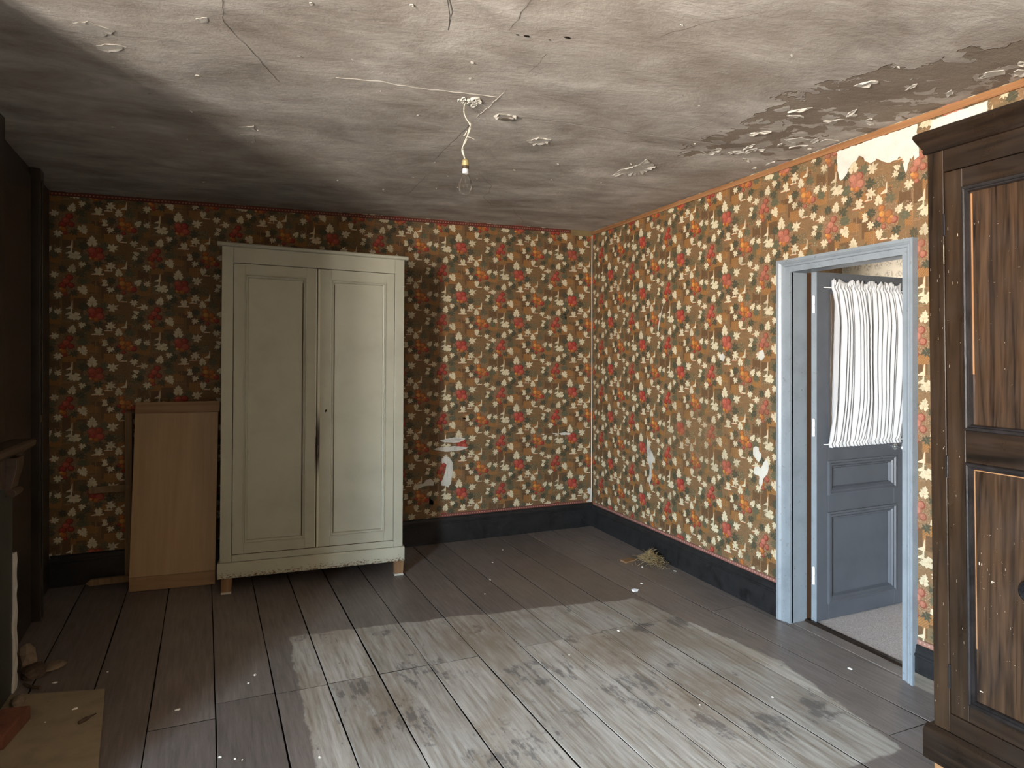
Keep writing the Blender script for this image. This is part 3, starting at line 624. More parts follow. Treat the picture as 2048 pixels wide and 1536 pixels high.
# torn places in the wallpaper: bare plaster with a curled paper rim
def jag(pts, k, sd):
    rn = random.Random(sd); out = []
    for i in range(len(pts)):
        a, b = pts[i], pts[(i + 1) % len(pts)]; n = max(1, int(math.hypot(b[0] - a[0], b[1] - a[1]) / 0.014))
        for j in range(n):
            q = j / n; out.append((a[0] + (b[0] - a[0]) * q + rn.uniform(-k, k), a[1] + (b[1] - a[1]) * q + rn.uniform(-k, k)))
    return out
def tear(wall, pts, mat, sd, thick=0.0012, base=0.0052, k=0.0025):
    fn = (lambda a, b, h: (a, YB - base - h, b)) if wall is wall_back else (lambda a, b, h: (XR - base - h, a, b))
    mb = MB(); mb.prism(jag(pts, k, sd), 0, thick, fn); return obj('torn_patch', mb, mat, wall)
TB = [([(1.433, 0.815), (1.446, 0.825), (1.491, 0.831), (1.554, 0.838), (1.627, 0.836), (1.65, 0.823), (1.636, 0.809), (1.572, 0.795), (1.5, 0.801)], 1),
 ([(1.378, 0.753), (1.437, 0.767), (1.5, 0.764), (1.554, 0.77), (1.646, 0.76), (1.671, 0.75), (1.636, 0.736), (1.572, 0.729), (1.482, 0.728), (1.437, 0.739)], 1),
 ([(1.451, 0.676), (1.491, 0.689), (1.518, 0.68), (1.527, 0.663), (1.541, 0.636), (1.547, 0.592), (1.541, 0.549), (1.534, 0.506), (1.527, 0.463), (1.505, 0.439), (1.482, 0.454), (1.451, 0.456), (1.446, 0.478), (1.469, 0.528), (1.482, 0.57), (1.491, 0.622), (1.473, 0.64), (1.455, 0.633)], 2),
 ([(1.248, 0.463), (1.253, 0.484), (1.301, 0.485), (1.322, 0.513), (1.358, 0.519), (1.389, 0.495), (1.384, 0.465), (1.349, 0.464), (1.309, 0.463), (1.266, 0.453)], 0),
 ([(2.505, 0.832), (2.557, 0.836), (2.615, 0.827), (2.61, 0.811), (2.526, 0.813)], 0), ([(2.331, 0.826), (2.366, 0.83), (2.361, 0.818)], 0), ([(2.438, 0.834), (2.484, 0.83), (2.479, 0.821), (2.448, 0.824)], 0),
 ([(2.78, 0.324), (2.802, 0.337), (2.829, 0.315), (2.828, 0.258), (2.821, 0.21), (2.77, 0.212), (2.775, 0.22), (2.804, 0.237), (2.811, 0.269), (2.791, 0.285)], 0)]
for i, (pts, md) in enumerate(TB):
    o = tear(wall_back, pts, M['plaster_white'], i)
    if md:
        cx_, cy_ = sum(p[0] for p in pts) / len(pts), sum(p[1] for p in pts) / len(pts)
        mb = MB()
        if md == 1: inner = [(cx_ + (p[0] - cx_) * 0.72, cy_ + (p[1] - cy_) * 0.62) for p in pts]
        else: inner = [(1.497, 0.655), (1.512, 0.64), (1.505, 0.59), (1.506, 0.54), (1.497, 0.50), (1.492, 0.54), (1.497, 0.60)]
        mb.prism(jag(inner, 0.002, 40 + i), 0.0012, 0.0018, lambda a, b, h: (a, YB - 0.0052 - h, b)); obj('grey_core', mb, M['plaster_grey'], o)
TR = [[(3.026, 0.945), (3.005, 0.956), (2.984, 0.951), (2.98, 0.931), (2.96, 0.919), (2.964, 0.893), (2.984, 0.865), (3.005, 0.882), (3.029, 0.904)],
 [(3.019, 0.829), (2.984, 0.839), (2.964, 0.832), (2.944, 0.871), (2.917, 0.895), (2.904, 0.862), (2.91, 0.811), (2.944, 0.776), (2.964, 0.712), (2.98, 0.739), (2.978, 0.785), (3.005, 0.785), (3.026, 0.792)],
 [(2.432, 2.560), (2.001, 2.560), (2.001, 2.49), (1.992, 2.414), (2.014, 2.404), (2.017, 2.422), (2.025, 2.411), (2.034, 2.414), (2.042, 2.387), (2.049, 2.364), (2.055, 2.351), (2.061, 2.367), (2.069, 2.391), (2.07, 2.424), (2.092, 2.437), (2.102, 2.426), (2.119, 2.423), (2.151, 2.426), (2.172, 2.441), (2.207, 2.463), (2.213, 2.451), (2.239, 2.443), (2.256, 2.457), (2.278, 2.483), (2.302, 2.503), (2.317, 2.486), (2.344, 2.48), (2.36, 2.45), (2.376, 2.431), (2.395, 2.412), (2.413, 2.408), (2.423, 2.443), (2.428, 2.464), (2.432, 2.51)],
 [(3.329, 1.5), (3.296, 1.519), (3.273, 1.496), (3.291, 1.467), (3.324, 1.474)], [(2.978, 1.527), (2.95, 1.536), (2.934, 1.494), (2.962, 1.47), (2.987, 1.488)],
 [(2.824, 0.515), (2.829, 0.455), (2.852, 0.341), (2.816, 0.334), (2.814, 0.517)], [(3.95, 1.856), (3.938, 1.866), (3.969, 1.765), (3.994, 1.684), (4.006, 1.7)],
 [(1.93, 2.555), (1.80, 2.556), (1.70, 2.556), (1.70, 2.50), (1.80, 2.49), (1.90, 2.46), (1.955, 2.44), (1.95, 2.5)]]
for i, pts in enumerate(TR): tear(wall_right, pts, M['plaster_white'] if i != 6 else M['plaster_grey'], 20 + i, k=0.004 if i == 2 else 0.002)
tear(wall_right, [(4.135, 0.888), (4.119, 0.812), (4.064, 0.762), (4.042, 0.72), (4.086, 0.676), (4.075, 0.601), (4.108, 0.505), (4.119, 0.567), (4.101, 0.647), (4.13, 0.694), (4.141, 0.809)], M['plaster_grey'], 60)

# ceiling cracks, ridges, loose flakes
def ribbon(name, pts, w, mat, drop, sd, thick=0.001):
    rn = random.Random(sd); P_ = []
    for a, b in zip(pts[:-1], pts[1:]):
        n = max(2, int(math.hypot(b[0] - a[0], b[1] - a[1]) / 0.03))
        for j in range(n): q = j / n; P_.append((a[0] + (b[0] - a[0]) * q + rn.uniform(-.004, .004), a[1] + (b[1] - a[1]) * q + rn.uniform(-.004, .004)))
    P_.append(pts[-1]); mb = MB(); L = []; Rr = []
    for i, p in enumerate(P_):
        a, b = P_[max(0, i - 1)], P_[min(len(P_) - 1, i + 1)]; dx, dy = b[0] - a[0], b[1] - a[1]; l = math.hypot(dx, dy) or 1
        ww = w * rn.uniform(0.35, 1.0) * (0.3 if i in (0, len(P_) - 1) else 1); nx_, ny_ = -dy / l * ww, dx / l * ww; z = ceil_z(*p) - drop
        L.append((p[0] + nx_, p[1] + ny_, z)); Rr.append((p[0] - nx_, p[1] - ny_, z))
    for i in range(len(P_) - 1):
        mb.face([L[i], L[i + 1], Rr[i + 1], Rr[i]])
        if thick > 0.0015:
            m0 = tuple((a + b) / 2 - (thick if k == 2 else 0) for k, (a, b) in enumerate(zip(L[i], Rr[i]))); m1 = tuple((a + b) / 2 - (thick if k == 2 else 0) for k, (a, b) in enumerate(zip(L[i + 1], Rr[i + 1])))
            mb.face([L[i], m0, m1, L[i + 1]]); mb.face([m0, Rr[i], Rr[i + 1], m1])
    return obj(name, mb, mat, ceiling, fixn=False)
CR = {'c1': [(-0.066, 2.05), (-0.067, 2.263), (-0.036, 2.333), (0.01, 2.423), (0.051, 2.514), (0.083, 2.608), (0.127, 2.69)],
 'c2': [(1.972, 2.631), (1.979, 2.501), (1.988, 2.393), (1.989, 2.218)], 'c4': [(0.971, 2.821), (0.972, 2.956), (0.962, 3.295), (0.959, 3.476)],
 'c5': [(1.005, 3.67), (0.997, 3.895), (1.0, 4.236)], 'c6': [(1.286, 1.842), (1.319, 1.772), (1.378, 1.69), (1.451, 1.619), (1.512, 1.561)],
 'c7': [(0.795, 1.75), (0.804, 1.887), (0.804, 1.932), (0.808, 1.973)], 'c8': [(1.262, 3.579), (1.385, 3.751), (1.448, 3.846), (1.49, 3.994), (1.495, 4.13), (1.647, 4.346)],
 'c9': [(1.826, 4.393), (1.963, 4.618), (2.079, 4.776), (2.126, 4.921)], 'c10': [(0.996, 2.064), (1.0, 2.154), (1.0, 2.253)],
 'c11': [(1.136, 2.701), (1.37, 2.674), (1.644, 2.67), (1.984, 2.646), (2.27, 2.644), (2.653, 2.63), (2.80, 2.594)]}
for i, (k, pts) in enumerate(CR.items()): ribbon('crack', pts, 0.0016, M['crack'], 0.0012, i)
ribbon('plaster_ridge', [(0.326, 2.565), (0.491, 2.539), (0.63, 2.548), (0.79, 2.533), (0.976, 2.513)], 0.005, M['ridge'], 0.0005, 31, 0.002)
ribbon('plaster_ridge', [(0.986, 2.458), (0.982, 2.543), (0.978, 2.666), (0.972, 2.765)], 0.004, M['ridge'], 0.0005, 32, 0.002)
ribbon('plaster_ridge', [(1.14, 2.715), (1.37, 2.688), (1.644, 2.684), (1.984, 2.66), (2.27, 2.658)], 0.004, M['ridge'], 0.0005, 33, 0.0015)
def flake(pts, mat, sd, curl=0.012, name='paint_flake', k=0.006):
    pts = jag(pts, k, sd); rn = random.Random(sd); cx_, cy_ = sum(p[0] for p in pts) / len(pts), sum(p[1] for p in pts) / len(pts); n = len(pts); mb = MB()
    top = [(x, y, ceil_z(x, y) - 0.0012) for x, y in pts]; low = [(x, y, ceil_z(x, y) - 0.0022 - curl * rn.random() ** 2) for x, y in pts]
    mid = [(cx_ + (x - cx_) * .6, cy_ + (y - cy_) * .6) for x, y in pts]; midz = [(x, y, ceil_z(x, y) - 0.003) for x, y in mid]
    mb.face(top)
    for i in range(n): j = (i + 1) % n; mb.face([low[i], low[j], top[j], top[i]]); mb.face([midz[i], midz[j], low[j], low[i]])
    mb.face(midz); return obj(name, mb, mat, ceiling)
FL = [[(-0.476, 2.596), (-0.447, 2.571), (-0.409, 2.559), (-0.385, 2.567), (-0.409, 2.605), (-0.45, 2.632), (-0.475, 2.627)], [(-0.562, 2.933), (-0.525, 2.929), (-0.51, 2.971), (-0.524, 2.969), (-0.551, 2.956)],
 [(-0.029, 3.277), (0.034, 3.241), (0.04, 3.29), (-0.008, 3.31)], [(-0.025, 3.381), (0.035, 3.364), (0.048, 3.464), (0.014, 3.498)], [(-0.371, 2.996), (-0.337, 2.967), (-0.35, 3.003)],
 [(-0.513, 2.448), (-0.466, 2.412), (-0.4, 2.458), (-0.444, 2.516), (-0.498, 2.508)], [(-0.149, 2.273), (-0.113, 2.25), (-0.114, 2.286), (-0.136, 2.292)],
 [(2.055, 3.382), (2.033, 3.245), (2.073, 3.119), (2.052, 2.999), (2.182, 3.101), (2.19, 3.296), (2.105, 3.331)], [(2.268, 1.872), (2.266, 1.847), (2.292, 1.805), (2.324, 1.802), (2.321, 1.845), (2.308, 1.869)],
 [(2.673, 1.64), (2.64, 1.591), (2.68, 1.551), (2.721, 1.57), (2.708, 1.613)], [(2.523, 2.484), (2.577, 2.421), (2.643, 2.435), (2.618, 2.509)], [(1.318, 2.984), (1.348, 2.91), (1.423, 2.919), (1.424, 2.982), (1.372, 3.025)],
 [(2.72, 2.468), (2.71, 2.395), (2.80, 2.39), (2.81, 2.442), (2.78, 2.483)]]
M['flake'] = paint('pale_paint_flake', (0.3906, 0.3681, 0.3276), 0.85, 0.08, 20, 0.2)
for i, pts in enumerate(FL): flake(pts, M['flake'], 80 + i, 0.010 if i in (7, 8, 11) else 0.004, k=0.003)
rf = random.Random(77)
for i in range(34):          # loose flakes scattered over the worn band by the right wall
    y = rf.uniform(1.35, 2.95); x = rf.uniform(2.25, 2.80); 
    a = rf.uniform(0, 6.28); L_, W_ = rf.uniform(0.015, 0.05), rf.uniform(0.008, 0.022); ca, sa = math.cos(a), math.sin(a)
    if x + L_ > 2.81 or (y < 2.1 and x < 2.25 + (2.1 - y) * .5): continue
    flake([(x + ca * p * L_ - sa * q * W_, y + sa * p * L_ + ca * q * W_) for p, q in ((-1, -.2), (-.3, -1), (.5, -.7), (1, .2), (.3, 1), (-.6, .7))], M['flake'], 120 + i, 0.009, k=0.003)
for i in range(46):          # small lumps of plaster
    x, y = rf.uniform(-0.6, 2.3), rf.uniform(1.6, 4.4); r_ = rf.uniform(0.003, 0.009)
    flake([(x + r_ * math.cos(q) * rf.uniform(.6, 1.6), y + r_ * math.sin(q) * rf.uniform(.5, 1)) for q in (0, 1, 2, 3, 4, 5)], M['flake'], 200 + i, 0.006, 'plaster_lump', 0.0008)
flake([(1.038, 2.72), (1.05, 2.683), (1.086, 2.674), (1.129, 2.682), (1.133, 2.708), (1.102, 2.73), (1.066, 2.741)], M['flake'], 301, 0.016, 'broken_edge', 0.003)
flake([(1.055, 2.715), (1.065, 2.69), (1.09, 2.684), (1.118, 2.69), (1.12, 2.704), (1.095, 2.72)], M['crack'], 302, 0.0, 'hole', 0.002).location.z = -0.016
for (x, y, r_) in ((0.877, 1.985, 0.012), (1.008, 1.942, 0.014), (0.845, 1.99, 0.007), (0.96, 1.98, 0.006)):
    flake([(x + r_ * math.cos(q), y + r_ * .45 * math.sin(q)) for q in (0, 1, 2, 3, 4, 5)], M['gap'], int(x * 1000), 0.0, 'nail_hole', 0.001)

# ------------------------------------------------------------------ doorway: casing, jambs, threshold, door leaf
trim = bpy.data.objects.new('trim_2', None); COL.objects.link(trim); struct(trim, 'blue grey moulded casing round the doorway')
def casing_profile(w):   # (distance from opening, projection)
    return [(0, 0), (0, 0.022), (w * .42, 0.022), (w * .46, 0.030), (w * .60, 0.033), (w * .66, 0.028), (w * .80, 0.037), (w, 0.037), (w, 0)]
for nm, side in (('far', 1), ('near', -1)):
    w = CY1 - DY1 if side == 1 else DY0 - CY0; y0 = DY1 if side == 1 else DY0; mb = MB()
    pr_ = casing_profile(w); vs = []
    for z0 in (0, 1):
        for d, h in pr_: vs.append((XR - h, y0 + side * d, 0.0 if z0 == 0 else DZ + d * (CZ - DZ) / w))
    n = len(pr_); mb.add(vs, [tuple(range(n)), tuple(range(n, 2 * n))] + [(i, (i + 1) % n, n + (i + 1) % n, n + i) for i in range(n)])
    obj('casing_post', mb, M['casing'], trim)
mb = MB(); w = CZ - DZ; pr_ = casing_profile(w); vs = []
for k in (0, 1):
    for d, h in pr_: vs.append((XR - h, (DY0 - d * (DY0 - CY0) / w) if k == 0 else (DY1 + d * (CY1 - DY1) / w), DZ + d))
n = len(pr_); mb.add(vs, [tuple(range(n)), tuple(range(n, 2 * n))] + [(i, (i + 1) % n, n + (i + 1) % n, n + i) for i in range(n)]); obj('casing_head', mb, M['casing'], trim)
for a, b, c, d, nm in ((DY1, DY1 + 0.03, 0, DZ, 'jamb'), (DY0 - 0.03, DY0, 0, DZ, 'jamb'), (DY0 - 0.03, DY1 + 0.03, DZ, DZ + 0.03, 'head_jamb')):
    mb = MB(); mb.box(XR - 0.012, XR + 0.105, a, b, c, d); obj(nm, mb, M['casing'], trim, bevel=0.003)
mb = MB(); mb.box(XR + 0.105, XR + 0.15, DY1 + 0.0, DY1 + 0.03, 0, DZ); obj('door_stop', mb, M['gap_brown'], trim)
mb = MB(); mb.box(XR - 0.0, XR + 0.085, DY0, DY1, -0.02, 0.001); mb.prism([(0.085, -0.02), (0.085, 0.004), (0.095, 0.011), (0.118, 0.011), (0.128, 0.004), (0.128, -0.02)], DY0, DY1, lambda a, b, h: (XR + a, h, b), 1)
struct(obj('threshold', mb, [M['floor'], M['arm_h']]), 'worn wooden threshold strip in the doorway')

HX, DFY, DTH, DX1 = 2.954, 2.670, 0.036, 3.677
door = bpy.data.objects.new('door_1', None); COL.objects.link(door); struct(door, 'blue grey panelled door in a shade-darkened tone, standing open with curtained pane')
door.location = (HX, DFY, 0); door.rotation_euler = (0, 0, R(0.8))
W = DX1 - HX; zb, zt = 0.012, 1.972
fr = lambda u, v, h: (u, -h, v)
def bar(nm, u0, u1, v0, v1, mat=M['shaded_doorpaint'], parent=door, y0=0.0, y1=DTH):
    mb = MB(); mb.box(u0, u1, y0, y1, v0, v1); return obj(nm, mb, mat, parent, bevel=0.0025)
SW = 0.092
bar('stile', 0, SW, zb, zt); bar('stile', W - SW, W, zb, zt)
bar('rail', SW, W - SW, 1.87, zt); bar('rail', SW, W - SW, 0.895, 1.0); bar('rail', SW, W - SW, 0.605, 0.725); bar('rail', SW, W - SW, zb, 0.112)
mb = MB(); mb.box(-0.0035, -0.0005, 0.001, DTH - 0.001, zb, zt); obj('hinge_edge', mb, M['casing'], door, label='hinge edge of the door in the lit tone of its paint')  # casing colour reused as the lit copy of the door paint
for v0, v1 in ((0.725, 0.895), (0.112, 0.605)):
    p = bar('door_panel', SW - .004, W - SW + .004, v0 - .004, v1 + .004, y0=0.016, y1=0.028)
    mb = MB(); mb.ring(SW - 0.012, W - SW + 0.012, v0 - 0.012, v1 + 0.012, [(0, 0.0), (0, 0.010), (0.010, 0.012), (0.016, 0.004), (0.026, 0.007), (0.034, -0.004), (0.040, -0.001), (0.046, -0.016)], fr)
    obj('panel_moulding', mb, M['shaded_doorpaint'], p)
mb = MB(); mb.box(SW, W - SW, 0.016, 0.020, 1.0, 1.87); obj('glass_pane', mb, M['pane_glass'], door)
mb = MB(); mb.ring(SW, W - SW, 1.0, 1.87, [(0, 0), (0.012, -0.003), (0.016, -0.014)], fr); obj('glazing_bead', mb, M['shaded_doorpaint'], door)
# knob: rosette, stem, flat mushroom knob, standing out towards the viewer
kn = bpy.data.objects.new('door_handle', None); COL.objects.link(kn); kn.parent = door; kn.location = (W - 0.086, 0, 0.958)
ax = lambda x, y, z: (x, -z, y)
mb = MB(); mb.lathe([(0.020, 0), (0.020, 0.003), (0.012, 0.006)], ax); obj('rosette', mb, M['steel'], kn, smooth=False)
mb = MB(); mb.lathe([(0.006, 0.004), (0.006, 0.050)], ax, 12); obj('stem', mb, M['steel'], kn)
mb = MB(); mb.lathe([(0.007, 0.046), (0.024, 0.050), (0.0265, 0.057), (0.024, 0.066), (0.012, 0.071), (0.001, 0.072)], ax); obj('knob', mb, M['steel'], kn, smooth=True)
for z in (1.74, 1.05, 0.22):
    mb = MB(); mb.lathe([(0.007, 0), (0.007, 0.045), (0.0055, 0.047), (0.0055, 0.05), (0.007, 0.052), (0.007, 0.095), (0.004, 0.10)], lambda x, y, q: (-0.012 + x, 0.012 + y, z + q), 12); obj('hinge', mb, M['white_metal'], door)
# gathered curtain on two rods (a thing of its own, hung on the door)
cur = thing('door_curtain', 'gathered white cotton curtain on two thin rods across the door pane', 'curtain', (HX, DFY, 0), (0, 0, R(0.8)))
u0, u1, v0, v1 = 0.088, 0.672, 0.985, 1.926
nu, nv = 260, 46; vs = []
folds = []; rc = random.Random(12); x = 0.0
while x < 1.0: wd = rc.uniform(0.036, 0.062); folds.append((x, min(1.0, x + wd), rc.uniform(0.6, 1.3), rc.uniform(-0.035, 0.02))); x += wd
def cpt(i, j):
    s_ = i / nu; q = j / nv; v = v0 + (v1 - v0) * q
    body = math.sin(math.pi * min(1, max(0, (q - 0.03) / 0.93))) ** 0.6 if 0.03 < q < 0.96 else 0
    sag = 0.018 * math.sin(math.pi * q) * math.sin(s_ * 7 + q * 2.0)
    u = u0 + (u1 - u0) * s_ + sag * 0.8 - (0.010 * (1 - s_) * math.cos(q * 3))
    ss = s_ + 0.020 * math.sin(q * 3 + s_ * 9) * body
    h = 0
    for a, b, am, ph in folds:
        if a <= ss <= b: h = am * math.sin(math.pi * min(1, (ss - a) / (b - a) / 0.68)) ** 0.8; break
    fine = abs(math.sin(s_ * 118 + 1.5 * math.sin(s_ * 31))) * 0.6
    k = min(1, max(0, (0.30 - q) / 0.28)) ** 1.5; k = max(k, min(1, max(0, (q - 0.72) / 0.24)) ** 1.5)
    d = 0.014 + (0.044 * h) * (1 - 0.70 * k) + 0.010 * fine * k
    if q > 0.965: d = 0.013 + 0.014 * abs(math.sin(s_ * 75 + 3 * math.sin(s_ * 23))); v += 0.010 * math.sin(s_ * 60 + 2 * math.sin(s_ * 17)) * (q - 0.965) / 0.035
    if 0.945 < q < 0.966 or 0.018 < q < 0.04: d *= 0.72
    return (u, -d, v)
mb = MB(); mb.add([cpt(i, j) for j in range(nv + 1) for i in range(nu + 1)], [(j * (nu + 1) + i, j * (nu + 1) + i + 1, (j + 1) * (nu + 1) + i + 1, (j + 1) * (nu + 1) + i) for j in range(nv) for i in range(nu)])
o = obj('cloth', mb, M['curtain'], cur, smooth=True, fixn=False); md = o.modifiers.new('thick', 'SOLIDIFY'); md.thickness = 0.0012
for z in (1.886, 1.002):
    mb = MB(); mb.tube([(u0 - 0.034, -0.008, z), (u1 + 0.02, -0.008, z)], 0.0028, 8); mb.tube([(u0 - 0.036, 0.002, z), (u0 - 0.036, -0.010, z)], 0.002, 6); obj('rod', mb, M['white_metal'], cur)

# the next room seen through the doorway
NX1, NY0, NY1 = 5.45, 0.90, 4.62
mb = MB(); mb.box(XR + 0.128, NX1 + 0.1, NY0, NY1, -0.12, 0.006); struct(obj('floor_next_room', mb, M['carpet']), 'speckled grey carpet in the next room')
mb = MB(); mb.box(NX1, NX1 + 0.1, NY0, NY1 + 0.1, -0.1, 2.75); struct(obj('wall_next_room_right', mb, M['nextpaper']), 'pale sprigged wallpaper in the next room above the door')
mb = MB(); mb.box(XW, 4.375, NY1, NY1 + 0.1, -0.1, 2.75); mb.box(4.825, NX1 + 0.1, NY1, NY1 + 0.1, -0.1, 2.75); mb.box(4.375, 4.825, NY1, NY1 + 0.1, -0.1, 1.1); mb.box(4.375, 4.825, NY1, NY1 + 0.1, 1.7, 2.75)
struct(obj('wall_next_room_back', mb, M['old_wood']), 'window wall of the next room, coloured brown for its shade')  # brown colour stands in for the shade on this wall
mb = MB(); mb.box(XW, NX1 + 0.1, NY0 - 0.1, NY0, -0.1, 2.75); struct(obj('wall_next_room_front', mb, M['nextpaper']), 'papered front wall of the next room')
mb = MB(); mb.box(XW, NX1 + 0.1, NY0, NY1, 2.6, 2.66); struct(obj('ceiling_next_room', mb, M['plaster_white']), 'white ceiling of the next room')

# ------------------------------------------------------------------ cream wardrobe by the back wall (a little out of square)
def warp(mb, fn): mb.v = [fn(*p) for p in mb.v]; return mb
wd = thing('cream_wardrobe', 'tall cream painted two-door wardrobe against the wallpapered back wall', 'wardrobe', (-0.15, 4.426, 0), (0, 0, R(-3.8)))
ws = lambda x, y, z: (x + 0.007 * (z - 1.0), y, z * (1 - 0.017 * (x / 1.15) * (z / 2.2)))
def wpart(nm, mb, mat, parent=wd, bevel=0.003, smooth=False): return obj(nm, warp(mb, ws), mat, parent, bevel, smooth)
def wbox(nm, a, mat=M['white_paint'], parent=wd, bevel=0.003):
    mb = MB(); mb.box(*a); return wpart(nm, mb, mat, parent, bevel)
WX = 1.152
wbox('side_panel', (0.003, 0.028, 0.02, 0.48, 0.10, 2.19)); wbox('side_panel', (WX - 0.028, WX - 0.003, 0.02, 0.48, 0.10, 2.19))
wbox('back_panel', (0.02, WX - 0.02, 0.465, 0.48, 0.12, 2.19), M['foot_wood'])
wbox('stile', (0.003, 0.071, 0, 0.024, 0.198, 2.194)); wbox('stile', (1.086, WX - 0.003, 0, 0.024, 0.198, 2.194))
wbox('top_rail', (0.071, 1.086, 0, 0.024, 2.092, 2.194)); wbox('bottom_rail', (0.071, 1.086, 0, 0.024, 0.198, 0.242))
mb = MB(); mb.prism([(0.49, 2.192), (-0.010, 2.192), (-0.018, 2.197), (-0.022, 2.206), (-0.020, 2.214), (-0.012, 2.218), (0.49, 2.218)], -0.022, WX + 0.022, lambda a, b, h: (h, a, b))
wpart('cornice', mb, M['white_paint'], bevel=0.002)
mb = MB(); mb.prism([(0.0, 0.102), (-0.014, 0.102), (-0.016, 0.106), (-0.016, 0.188), (-0.010, 0.197), (0.0, 0.198)], -0.010, WX + 0.008, lambda a, b, h: (h, a, b)); mb.box(-0.010, 0.012, 0.0, 0.47, 0.102, 0.197); mb.box(WX - 0.012, WX + 0.008, 0, 0.47, 0.102, 0.197)
wpart('plinth', mb, M['chipped'], bevel=0)
for x, y in ((0.004, 0.0), (1.088, 0.0), (0.004, 0.42), (1.088, 0.42)):
    mb = MB(); mb.prism([(x, y), (x + 0.066, y), (x + 0.066, y + 0.06), (x, y + 0.06)], 0.012, 0.105); mb.v = [(p[0] + (0.006 if p[2] < 0.05 and p[0] > x + .03 else 0) * -1, p[1], p[2]) for p in mb.v]
    f_ = obj('foot', mb, M['foot_wood'], wd, bevel=0.004)
    mb = MB(); mb.box(x + 0.001, x + 0.060, y - 0.002, y + 0.05, 0.0005, 0.0125); obj('shim', mb, M['plaster_grey'], f_, label='thin pale shim under the foot')
wbox('inner_gap', (0.06, 1.09, 0.021, 0.026, 0.20, 2.12), M['gap_brown'], bevel=0)
wf = lambda u, v, h: (u, -h, v)
for k, (x0, x1) in enumerate(((0.0745, 0.5765), (0.5825, 1.0835))):
    d = bpy.data.objects.new('door', None); COL.objects.link(d); d.parent = wd
    z0, z1 = 0.2455, 2.0885; s0, s1 = (0.066, 0.066) if k == 0 else (0.085, 0.062)
    wbox('stile', (x0, x0 + s0, -0.001, 0.018, z0, z1), parent=d, bevel=0.0015); wbox('stile', (x1 - s1, x1, -0.001, 0.018, z0, z1), parent=d, bevel=0.0015)
    wbox('rail', (x0 + s0, x1 - s1, -0.001, 0.018, z1 - 0.068, z1), parent=d, bevel=0.0015); wbox('rail', (x0 + s0, x1 - s1, -0.001, 0.018, z0, z0 + 0.066), parent=d, bevel=0.0015)
    wbox('panel', (x0 + s0 - .004, x1 - s1 + .004, 0.008, 0.014, z0 + .06, z1 - .06), parent=d, bevel=0)
    mb = MB(); mb.ring(x0 + s0 - 0.004, x1 - s1 + 0.004, z0 + 0.062, z1 - 0.064, [(0, 0.001), (0.0005, 0.006), (0.006, 0.007), (0.010, 0.003), (0.013, 0.006), (0.019, 0.004), (0.023, -0.002), (0.024, -0.008)], wf); wpart('panel_moulding', mb, M['white_paint'], d, 0)
    # open shrinkage cracks along the panel edges
    xg = (x1 - s1 - 0.0238) if k == 0 else (x0 + s0 + 0.0200)
    wbox('shrinkage_gap', (xg, xg + (0.0040 if k == 0 else 0.0034), 0.0072, 0.0079, z0 + 0.085, z1 - 0.10), M['gap_brown'], d, 0)
    wbox('shrinkage_gap', (x0 + s0 + 0.02, x1 - s1 - 0.02, 0.0072, 0.0079, z0 + 0.0845, z0 + 0.0862), M['gap_brown'], d, 0)
    wbox('bottom_gap', (x0, x1, -0.0018, 0.002, z0 - 0.0028, z0 - 0.0005), M['gap_brown'], d, 0)
    if k == 1:
        mb = MB(); mb.prism([(0.581, 0.0), (0.5815, -0.006), (0.585, -0.010), (0.592, -0.0105), (0.598, -0.007), (0.600, 0.0)], z0, z1 - 0.002, lambda a, b, h: (a, b, h)); wpart('meeting_bead', mb, M['stained'], d, 0.001)
        mb = MB(); mb.prism([(0.632, 1.135), (0.638, 1.133), (0.641, 1.142), (0.646, 1.150), (0.642, 1.154), (0.637, 1.151), (0.632, 1.149)], -0.0012, -0.0018, lambda a, b, h: (a, h, b)); wpart('keyhole', mb, M['gap'], d, 0)
    else:
        wbox('meeting_edge', (0.5700, 0.5768, -0.0016, 0.0, z0, z1), M['stained'], d, 0)
mb = MB(); mb.box(0.5768, 0.5810, -0.0008, 0.002, 0.245, 2.088); wpart('meeting_gap', mb, M['gap'], wd, 0)

# ------------------------------------------------------------------ dark armoire against the right wall
AX, AY = 2.56, 1.21
ar = thing('dark_armoire', 'tall dark stained wooden armoire with panelled doors against the right wall', 'armoire', (AX, AY, 0))
asx = lambda x, y, z: (x - AX, y + 0.0125 * (z - 0.17) - AY, z)
def apart(nm, mb, mat, parent=ar, bevel=0.002, smooth=False): return obj(nm, warp(mb, asx), mat, parent, bevel, smooth)
def abox(nm, a, mat=M['arm'], parent=ar, bevel=0.0025):
    mb = MB(); mb.box(*a); return apart(nm, mb, mat, parent, bevel)
Y1, Y0 = 1.563, 0.835
abox('side_panel', (2.325, 2.80, Y1 - 0.024, Y1 - 0.001, 0.16, 2.24)); abox('side_panel', (2.325, 2.80, Y0 + 0.001, Y0 + 0.024, 0.16, 2.24)); abox('back_panel', (2.785, 2.80, Y0 + 0.024, Y1 - 0.024, 0.16, 2.24)); abox('floor_board', (2.33, 2.785, Y0 + .024, Y1 - .024, 0.165, 0.185))
abox('stile', (2.30, 2.325, Y1 - 0.0575, Y1, 0.171, 2.243)); abox('stile', (2.30, 2.325, Y0, Y0 + 0.0575, 0.171, 2.243))
abox('frieze', (2.30, 2.325, Y0 + 0.0575, Y1 - 0.0575, 2.158, 2.243), M['arm_h']); abox('bottom_rail', (2.30, 2.325, Y0 + 0.0575, Y1 - 0.0575, 0.171, 0.238), M['arm_h'])
